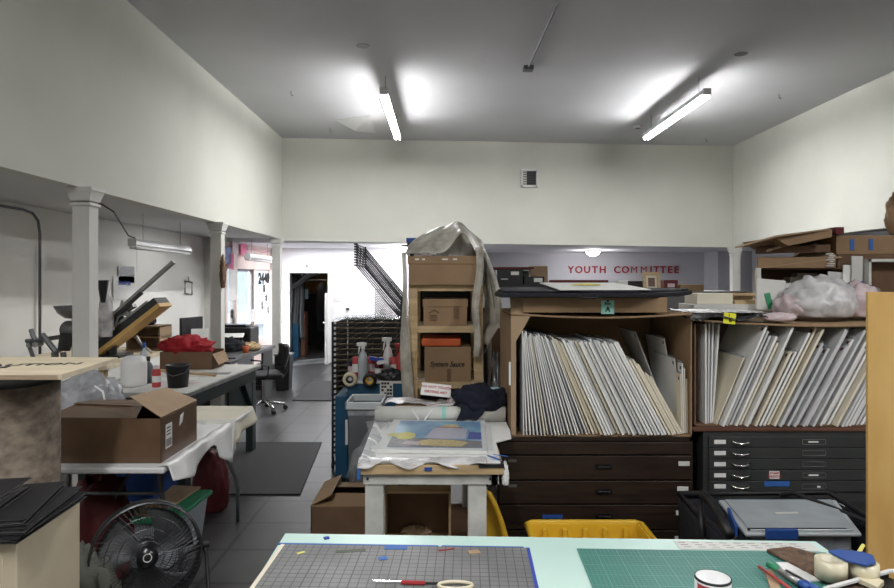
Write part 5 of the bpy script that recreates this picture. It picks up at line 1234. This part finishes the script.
MB().box(X(757,4.6),X(761,4.6),4.598,4.62,zr,zlid).build('white_edge','off_white',t)
MB().hull([(X(763,4.6),4.598,zlid),(X(842,4.6),4.60,Z(258,4.6)),(X(835,4.7),4.9,Z(239,4.7)),(X(800,4.7),4.75,Z(256,4.7))],(0,0,.006)).build('side_flap','cardboard_light',t)
b=MB()
for k in range(7): b.box(X(826,4.59)+.012*(k%3),X(829,4.59)+.03+.01*(k%2),4.585,4.597,Z(262,4.6)+.014*k-.03,Z(262,4.6)+.014*k-.024)
b.build('torn_label','white_paper',t)
for k,(px0,px1,py,m,l) in enumerate(((782,797,283,'white_paper','low white packet in the big open carton, leftmost'),(790,800,277,'off_white','white packet second from left in the big open carton'),(797,818,273,'white_paper','widest white packet in the big open carton'))):
    tag(MB().box(X(px0,4.75+.12*k),X(px1,4.75+.12*k),4.75+.12*k,4.84+.12*k,zr+.01,Z(py,4.75+.12*k)).build('paper_packet',m,bevel=.003),l,'packet','white packets in the large open carton')
for k,(px0,px1,py,ln,m,l) in enumerate(((826,846,272,4,'board_grey','pale grey panel standing before the large carton, leftmost of three'),(842,853,265,2,'board_white','pale panel second of three before the carton'),(851,862,256,1,'off_white','tall white panel with blue band before the carton'))):
    Y=4.5-.0*k+.02*(3-k); o=tag(MB().obox(((X(px0,Y)+X(px1,Y))/2,Y,(Z(py,Y)+1.42)/2+.0),(X(px1,Y)-X(px0,Y),.012,Z(py,Y)-1.42),ry(ln)).build('tall_board',m,bevel=.002),l,'panel')
    if k==2: MB().obox(((X(px0,Y)+X(px1,Y))/2,Y-.008,Z(282,Y)),(X(px1,Y)-X(px0,Y),.003,.012)).build('blue_band','ink_blue',o)
tag(MB().box(rx0,3.3,4.46,4.6,1.38,1.42).build('shelf_plank','pine'),'narrow plank along the front of the storage rack','plank')
t=thing('carton','white edged open carton at the far right of the rack','box',(3.1,4.5,1.42))
wx0,wx1=X(866,4.5),X(866,4.5)+.6; z1=Z(259,4.5)
b=MB(); b.box(wx0,wx0+.018,4.47,4.6,1.42,z1).box(wx0,wx1,4.47,4.6,z1-.02,z1); b.build('white_edge','off_white',t)
MB().box(wx0+.018,wx1,4.58,4.6,1.42,z1-.02).build('inside','cardboard_dark',t)
# flattened cartons and boards on top
zz=Z(256,4.6)
def slab(pts,h,name,m,label,cat='cardboard'): return tag(MB().hull(pts,(0,0,h)).build(name,m,bevel=.002),label,cat)
slab([(X(757,4.6),4.62,Z(254,4.62)),(X(832,4.6),4.62,Z(252,4.62)),(X(836,5.1),5.15,Z(247,5.15)),(X(770,5.1),5.1,Z(247,5.1))],.05,'flat_carton','cardboard_dark','flattened dark carton at the bottom of the pile on the rack')
slab([(X(764,4.55),4.58,Z(246,4.58)),(X(815,4.55),4.58,Z(239,4.58)),(X(820,5.1),5.1,Z(241,5.1)),(X(772,5.1),5.1,Z(244,5.1))],.035,'flat_carton','cardboard','flattened brown carton in the middle of the tilted pile on the rack')
slab([(X(770,4.5),4.55,Z(252,4.55)),(X(818,4.55),4.56,Z(237,4.56)),(X(822,5.1),5.1,Z(238,5.1)),(X(780,5.1),5.1,Z(243,5.1))],.018,'flat_carton','cardboard_light','thin light carton piece poking from the tilted pile on the rack')
b=MB(); b.hull([(X(736,4.4),4.42,Z(248.5,4.42)),(X(776,4.4),4.40,Z(237,4.4)),(X(834,4.4),4.45,Z(230,4.45)),(X(834,5.1),5.1,Z(234,5.1)),(X(772,5.1),5.1,Z(239,5.1))],(0,0,.012))
tag(b.build('long_board','cardboard_light',bevel=.002),'long thin panel slanting on top of the carton pile','panel')
b=MB(); b.hull([(X(776,4.44),4.45,Z(238,4.45)),(X(834,4.44),4.46,Z(229.5,4.46)),(X(834,4.44),4.46,Z(237,4.46)),(X(790,4.44),4.46,Z(246,4.46))],(0,.5,0))
tag(b.build('folded_carton','cardboard',bevel=.002),'folded brown carton under the long slanting panel','cardboard')
tag(MB().box(X(836,4.6),X(844,4.6),4.6,4.7,Z(234,4.6),Z(227,4.6)).build('dark_red_box','dark_red'),'small dark red block at the right end of the long panel','block')
t=closed_box('long_carton',X(838,4.62),4.0,4.64,5.2,Z(254,4.62),Z(235,4.62),'cardboard','long brown carton with blue tape strips at the upper right')
for px in (853,872): MB().box(X(px-1.5,4.62),X(px+2.5,4.62),4.634,4.639,Z(250,4.62),Z(239,4.62)).build('tape_strip','blue_tape',t)
t=closed_box('long_carton',X(838,4.62),4.0,4.62,5.2,zlid+.001,Z(254.2,4.62),'cardboard_dark','lower long carton under the blue taped one')
tag(MB().box(kx1+.02,4.0,4.64,5.2,zr,zlid).build('support_carton','cardboard_dark',bevel=.003),'dark carton behind the white edged carton','box')
b=MB(); b.hull([(X(838,4.9),4.95,Z(234.5,4.9)),(4.3,4.95,Z(219,4.9)),(4.3,5.4,Z(219,4.9)),(X(838,4.9),5.15,Z(234.5,4.9))],(0,0,.01)); 
tag(b.build('grey_board','grey_metal'),'grey panel sloping up behind the blue taped carton','panel')
t=thing('paper_bundle','brown wrapped bundle at the upper right edge','bundle',(3.28,4.7,Z(235,4.7)))
b=MB(); b.blob((3.35,4.72,2.04),(.24,.22,.32),.22,3,4,.6,seed=4); b.build('wrap','cardboard',t,smooth=True); MB().cyl((3.24,4.63,2.30),(3.30,4.66,2.34),.03).build('dark_knob','black',t)
# --- plywood sheet standing at the right edge
t=thing('plywood_sheet','tall yellow plywood sheet standing upright at the right edge','plywood',(1.9,2.2,0))
px0=X(868,2.2); zt_=Z(292,2.2)
MB().hull([(px0,2.2,0),(px0+.9,2.1,0),(px0+.9,2.1,zt_),(px0,2.2,zt_)],(.004,.018,0)).build('sheet','plywood',t,bevel=.001)
for q in (.25,.8): MB().box(px0+q-.02,px0+q+.02,2.22-q*.1,2.55,0,.04).build('foot','pine',t)
# --- black wagon with lidded tub
t=thing('black_wagon','black fabric wagon holding a clear blue latched tub','wagon',(1.52,3.2,0))
wx0,wx1,wy0,wy1,wz=X(703,3.1),2.02,2.72,3.42,.56
b=MB()
b.tube([(wx0,wy1,wz+.02),(wx0,wy1-.25,wz+.01),(wx0+.04,wy0+.1,wz-.02),(wx0+.12,wy0,wz-.05),(wx1-.35,wy0,wz-.04),(wx1-.1,wy0+.04,wz+.03),(wx1,wy0+.3,wz+.01),(wx1,wy1,wz+.03)],.016,8,closed=True); b.build('frame','black',t,smooth=True)
b=MB()
b.sheet(lambda u,v:(wx0+.12+(wx1-wx0-.2)*u+.01*math.sin(v*9),wy0-.01+.02*math.sin(u*13)*v-.02*v,wz-.04-.30*v+.015*math.sin(u*9)),24,8)
b.sheet(lambda u,v:(wx0+.02*math.sin(u*9)*v,wy0+.1+(wy1-wy0-.1)*u,wz-.0-.32*v),16,8)
b.sheet(lambda u,v:(wx1+.02*math.sin(u*9)*v,wy0+.1+(wy1-wy0-.1)*u,wz-.0-.32*v),16,8)
b.sheet(lambda u,v:(wx0+(wx1-wx0)*u,wy1+.01*math.sin(u*10),wz-.0-.32*v),16,8)
b.build('fabric','black_cloth',t,smooth=True,solid=.008)
MB().box(wx0+.02,wx1-.02,wy0+.02,wy1-.02,.18,.21).build('floor_panel','black',t)
for x in (wx0+.08,wx1-.08):
    for y in (wy0+.1,wy1-.1): MB().cyl((x-.02,y,.09),(x+.02,y,.09),.09,n=18).build('wheel','black',t)
MB().tube([(wx1-.26,wy1-.02,wz+.02),(wx1-.22,wy1-.08,wz+.05),(wx1-.04,wy1-.42,wz+.02)],.012,8).build('handle','black',t)
b=MB(); b.tube([P(702,494,3.1),P(712,503,3.05),P(722,520,2.95),P(730,535,2.85)],.022,8); b.tube([P(700,500,3.1),P(703,545,3.0)],.014,8); b.build('side_strut','black',t,smooth=True)
bag('black_pouch',(X(820,2.68),2.62,.36),(.30,.14,.22),'black_cloth','black pouch sagging over the front of the wagon','pouch',.2,3)
t=thing('latched_tub','clear shallow tub with a grey lid and blue latches in the wagon','tub',(1.42,3.05,.21))
a=[(X(741,2.9),2.86),(X(862,2.86),2.86),(X(836,3.3)-.0,3.30),(X(718,3.3),3.30)]
def ins(k): 
    cx_=sum(p[0] for p in a)/4; cy_=sum(p[1] for p in a)/4; return [(cx_+(p[0]-cx_)*k,cy_+(p[1]-cy_)*k) for p in a]
b=MB(); b.hull([(x,y,.212) for x,y in ins(.88)],(0,0,.36)); b.build('body','clear_plastic',t,bevel=.02)
b=MB(); b.hull([(x,y,.572) for x,y in ins(1)],(0,0,.018)); b.build('lid_rim','tub_lip',t,bevel=.008)
b=MB(); b.hull([(x,y,.590) for x,y in ins(.90)],(0,0,.010)); b.build('lid_panel','tub_clear',t,bevel=.006)
b=MB(); 
for k in range(5): 
    u=(k+.5)/5; b.box(a[0][0]+.03+(a[1][0]-a[0][0]-.08)*u-.05,a[0][0]+.03+(a[1][0]-a[0][0]-.08)*u+.04,2.885,2.89,.592,.603)
b.build('lid_slot','black',t)
MB().box(X(765,2.86),X(797,2.86),2.845,2.865,.565,.612).build('latch','blue',t,bevel=.006)
b=MB(); b.hull([(a[0][0]-.020,2.92,.55),(a[3][0]-.015,3.16,.55),(a[3][0]-.015,3.16,.60),(a[0][0]-.020,2.92,.60)],(.015,0,0)); b.build('latch','blue',t,bevel=.004)
MB().obox((X(790,3.05),3.08,.6015),(.11,.018,.002),rz(5)).build('lid_label','off_white',t)
tag(MB().box(X(824,3.4),X(838,3.4),3.34,3.38,.21,Z(505,3.35)).build('white_packet','off_white',bevel=.003),'white packet standing behind the latched tub','packet')

# --- yellow tote on the floor
t=thing('yellow_tote','shallow yellow plastic tote behind the mint worktable','tote',(.735,3.2,0))
x0,x1,y0,y1,z1=.44,1.02,3.02,3.40,.435; e=.02
b=MB()
def frus(xa,xb,ya,yb,za,zb,k):  # outer shell walls, splaying outwards
    o=[(xa,ya),(xb,ya),(xb,yb),(xa,yb)]; cx_=(xa+xb)/2; cy_=(ya+yb)/2
    i=[(cx_+(p[0]-cx_)*k,cy_+(p[1]-cy_)*k) for p in o]
    for j in range(4):
        q=(j+1)%4; b.hull([(i[j][0],i[j][1],za),(i[q][0],i[q][1],za),(o[q][0],o[q][1],zb),(o[j][0],o[j][1],zb)],((0,.012,0),(-.012,0,0),(0,-.012,0),(.012,0,0))[j])
frus(x0,x1,y0,y1,.02,z1,.86)
b.build('walls','yellow',t,bevel=.004)
MB().box(x0+.05,x1-.05,y0+.04,y1-.04,.3,.31).build('floor_panel','yellow',t)
MB().box(x0+.05,x1-.05,y0+.04,y1-.04,0,.02).build('base','yellow',t)
MB().tube([(x0-.01,y0,z1),(x1+.01,y0,z1),(x1+.01,y1-.02,z1),(x1-.02,y1+.01,z1),(x0+.02,y1+.01,z1),(x0-.01,y1-.02,z1)],.014,8,closed=True).build('rim','yellow',t,smooth=True)
for k in range(5): MB().box(x0+.07+k*.105,x0+.095+k*.105,y1-.035,y1-.012,.31,z1-.02).build('rib','yellow',t,bevel=.004)

# ================================================================== NEAR WORKTABLE
A=R(-2.2); TW,TD=1.69,.98
t=thing('mint_worktable','pale mint painted worktable in the foreground','table',(0,0,0))
bl=Vector((-.517,2.115,.88)); ux=Vector((math.cos(A),math.sin(A),0)); uy=Vector((-math.sin(A)*0,1,0))
def T(u,v,z=0): return bl+ux*u-uy*v+Vector((0,0,z))
b=MB(); b.hull([T(0,0,-.03),T(TW,0,-.03),T(TW,TD,-.03),T(0,TD,-.03)],(0,0,.03)); b.build('tabletop','mint_table',t,bevel=.003)
b=MB(); b.hull([T(.06,.06,-.12),T(TW-.06,.06,-.12),T(TW-.06,TD-.06,-.12),T(.06,TD-.06,-.12)],(0,0,.09)); b.build('apron','white_paint',t)
for u in (.1,TW-.1):
    for v in (.1,TD-.1):
        c=T(u,v,0); MB().box(c.x-.035,c.x+.035,c.y-.035,c.y+.035,0,.77).build('leg','white_paint',t)
def flat(name,u0,u1,v0,v1,z,h,m,label,cat,rot=0):
    c=T((u0+u1)/2,(v0+v1)/2,z); o=MB().obox((0,0,h/2),(u1-u0,v1-v0,h)).build(name,m,None,local=True); o.location=c; o.rotation_euler=(0,0,A+R(rot)); return tag(o,label,cat)
flat('cutting_mat',.005,.762,.095,.75,.0005,.003,'grey_cutting','grey gridded cutting mat on the mint worktable','cutting mat')
b=flat('cutting_mat',.912,1.655,.095,.70,.0005,.003,'green_cutting','green gridded cutting mat on the mint worktable','cutting mat')
flat('tape_line',.0,.50,.088,.097,.001,.003,'blue_tape','blue tape along the left back edge of the grey mat','tape')
flat('tape_line',.51,.762,.088,.095,.001,.003,'blue_tape','blue tape along the right back edge of the grey mat','tape')
flat('tape_line',.757,.767,.097,.74,.0036,.001,'ink_blue','dark blue tape down the right edge of the grey mat','tape')
flat('masking_tape',.0,.012,.1,.70,.0037,.001,'board_cream','cream tape down the left edge of the grey mat','tape')
flat('tape_patch',.335,.405,.098,.125,.004,.001,'blue_tape','large blue tape patch at the back of the grey mat','tape',2)
flat('tape_patch',.325,.350,.178,.200,.004,.001,'blue_tape','small blue tape patch in the middle of the grey mat','tape',20)
flat('tape_patch',.135,.152,.035,.050,.001,.004,'ink_blue','dark blue tape scrap on the bare mint edge','tape',25)
flat('paper_scrap',.590,.625,.125,.150,.004,.003,'cardboard_light','brown paper scrap on the grey mat','scrap',15)
flat('thread_scrap',.50,.55,.120,.124,.004,.002,'red','red thread scrap on the grey mat','thread',20)
flat('paint_smear',.075,.10,.155,.165,.004,.001,'yellow_print','yellow green paint smear at the left of the grey mat','smear',40)
flat('paint_smear',.19,.28,.130,.150,.0036,.0006,'olive_cloth','dull olive paint smear near the back of the grey mat','smear',10)
flat('newspaper_strip',1.24,1.66,.022,.083,.001,.001,'off_white','strip of newsprint along the back right of the mint worktable','newspaper')
b=MB(); 
for k in range(9): 
    for j in range(3):
        p=T(1.26+.043*k+.004*j,.032+.017*j,.0022); b.obox(p,(.022,.004,.0004),rz(-2.2))
tag(b.build('newsprint','board_edge_dark'),'faint grey printing on the newsprint strip','newspaper')
flat('paint_mark',.44,.66,.02,.045,.0008,.0006,'file_grey','dark pencil smudges on the back edge of the mint worktable','smudge',1) if False else None
# cutter with white loop handle
t=thing('craft_scissors','scissors with a red band and white loop handle on the grey mat','scissors',(.01,1.76,.885))
zq=.893
b=MB(); b.tube([(-.19,1.747,zq),(-.10,1.740,zq)],.0035,6); b.build('blade','chrome',t); MB().cyl((-.115,1.741,zq),(-.05,1.736,zq),.006,n=8).build('grip','red',t); MB().cyl((-.05,1.736,zq),(-.012,1.734,zq),.004,n=8).build('shaft','dark_steel',t)
b=MB(); b.tube([(.03+.045*math.cos(i*math.pi/10),1.724+.020*math.sin(i*math.pi/10),zq) for i in range(20)],.005,6,closed=True); b.build('loop_handle','tape_cream',t,smooth=True)
# mug
mx,my=.657,1.588
t=thing('mug','white mug with red and black pattern at the bottom edge','mug',(mx,my,.884))
MB().lathe([(0,0),(.038,0),(.042,.006),(.0425,.092),(.0395,.093),(.038,.010),(0,.008)],(mx,my,.884),n=40).build('body','white_plastic',t,smooth=True)
b=MB(); 
def arc(a0,a1,z0,z1,mb,r=.0432):
    mb.sheet(lambda u,v:(mx+r*math.cos(a0+(a1-a0)*u),my+r*math.sin(a0+(a1-a0)*u),.884+z0+(z1-z0)*v),10,1)
arc(-2.9,-1.9,.0,.084,b); arc(-1.5,-.9,.0,.08,b); b.build('red_pattern','red_print',t,smooth=True)
b=MB(); arc(-2.4,-1.8,.0,.07,b,.0436); arc(-1.0,-.2,.02,.08,b,.0436); b.build('black_pattern','ink_black',t,smooth=True)
MB().lathe([(.0427,.088),(.0427,.0935),(.040,.0935)],(mx,my,.884),n=40).build('rim_line','ink_black',t,smooth=True)
MB().tube([(mx-.01,my-.041,.96),(mx-.014,my-.07,.95),(mx-.014,my-.07,.91),(mx-.01,my-.041,.905)],.005,8).build('handle','white_plastic',t,smooth=True)
def TP(px,py,z=.884): Y=(EYE-z)*K/(py-281); return Vector((X(px,Y),Y,z))
# wicker mat
w0,w1,w2,w3=TP(766,552),TP(790,549),TP(868,566),TP(845,594)
tag(MB().hull([w0,w1,TP(872,572),TP(868,600),w3],(0,0,.010)).build('woven_mat','wicker',bevel=.004),'brown woven mat under the tape rolls','mat')
tag(MB().hull([TP(776,563,.8845),TP(800,563,.8845),TP(826,581,.8845),TP(795,583,.8845)],(0,0,.003)).build('notepad','white_paper'),'white paper pad left of the woven mat','paper')
tag(MB().hull([TP(765,573,.884),TP(772,570,.884),TP(782,592,.884),TP(772,596,.884)],(0,0,.005)).build('wood_strip','cardboard_light'),'light brown strip under the red pencil','strip')
flat('paper_slip',1.16,1.24,.445,.52,.0036,.002,'white_paper','white paper slip at the bottom edge by the mug','paper')
def pen(p0,p1,r,segs,name,label,cat):
    t=thing(name,label,cat,tuple((p0+p1)/2)); 
    for a_,b_,m,nm,rr1,rr2 in segs: MB().cyl(p0.lerp(p1,a_),p0.lerp(p1,b_),r*rr1,r*rr2,n=10).build(nm,m,t,smooth=True)
pen(TP(757,565,.90),TP(795,592,.893),.0042,((.06,1,'red_print','body',1,1),(0,.06,'pine','tip',.2,1)),'red_pencil','dark red pencil left of the green capped marker','pencil')
pen(TP(768,564,.905),TP(808,588,.895),.009,((0,.28,'green','cap',1,1),(.28,.8,'steel','body',.95,.95),(.8,1,'blue','end_cap',1,1)),'marker_pen','silver marker with a green cap on the green mat','marker')
pen(TP(786,572,.896),TP(818,590,.894),.008,((0,.6,'dark_steel','body',1,1),(.6,1,'blue','cap',1.1,1.1)),'marker_pen','dark marker with a blue cap beside the paper pad','marker')
# tape rolls and dispenser
def roll(c,r,h,ri,label,m='tape_cream',tilt_=None):
    t=thing('tape_roll',label,'tape',tuple(c)); q=tilt_ or Matrix.Identity(3)
    MB().lathe([(ri,0),(r,0),(r,h),(ri,h),(ri,0)],c,n=40,rot=q).build('tape',m,t,smooth=True)
    MB().lathe([(ri-.003,.0005),(ri,.0005),(ri,h-.0005),(ri-.003,h-.0005),(ri-.003,.0005)],c,n=40,rot=q).build('core','cream_paper',t,smooth=True); return t
c=TP(831,577,.896); roll(c,.040,.048,.026,'cream tape roll standing on the woven mat')
t=thing('tape_dispenser','blue tape dispenser with a cream roll on the woven mat','tape dispenser',tuple(TP(855,578,.896)))
c=TP(864,579,.896); MB().lathe([(.018,0),(.036,0),(.036,.045),(.018,.045),(.018,0)],c,n=36).build('tape','tape_cream',t,smooth=True)
z_=.946
pp=[TP(828,552.5,z_),TP(838,551,z_),TP(862,553.5,z_),TP(873,557,z_),TP(876,564,z_),TP(866,567,z_),TP(846,562,z_)]
MB().hull([(p.x,p.y,z_) for p in pp],(0,0,.006)).build('side_plate','blue',t,bevel=.002)
MB().cyl(c+Vector((0,0,.002)),c+Vector((0,0,.050)),.016,n=18).build('hub','cream_paper',t)
MB().hull([TP(858,583,.90),TP(864,577,.90),TP(884,585,.90),TP(878,592,.90)],(0,0,.012)).build('tape_tail','tape_cream',t)
tag(MB().tube([TP(836,556,.90)+Vector((0,0,.0)),TP(840,551,.92),TP(850,550,.925),TP(858,554,.90)],.004,6).build('wicker_handle','wicker'),'small woven loop behind the tape rolls','handle')
tag(MB().cyl(TP(853,562,.898),P(863,545.5,2.07),.006,n=8).build('chalk_stick','yellow_print'),'yellow green stick leaning behind the blue tape dispenser','stick')
t=thing('white_tray','white edged black tray at the bottom right corner','tray',tuple(TP(860,592,.884)))
b=MB(); p0,p1=TP(823,589,.905),TP(889,571,.905); dn=Vector((0,0,-.021))
MB().hull([p0,p1,p1+Vector((0,-.012,0)),p0+Vector((0,-.012,0))],(0,0,.006)).build('rim','white_plastic',t)
MB().hull([p0+dn,p1+dn,p1,p0],(0,.004,0)).build('side','black',t)
p2=p1+Vector((.06,-.2,0)); MB().hull([p1,p1+Vector((.012,0,0)),p2+Vector((.012,0,0)),p2],(0,0,.006)).build('rim','white_plastic',t)
MB().hull([p0+dn+Vector((0,-.005,.001)),p1+dn+Vector((0,-.005,.001)),p2+dn+Vector((0,0,.001)),p0+dn+Vector((0,-.2,.001))],(0,0,.004)).build('bottom','black',t)
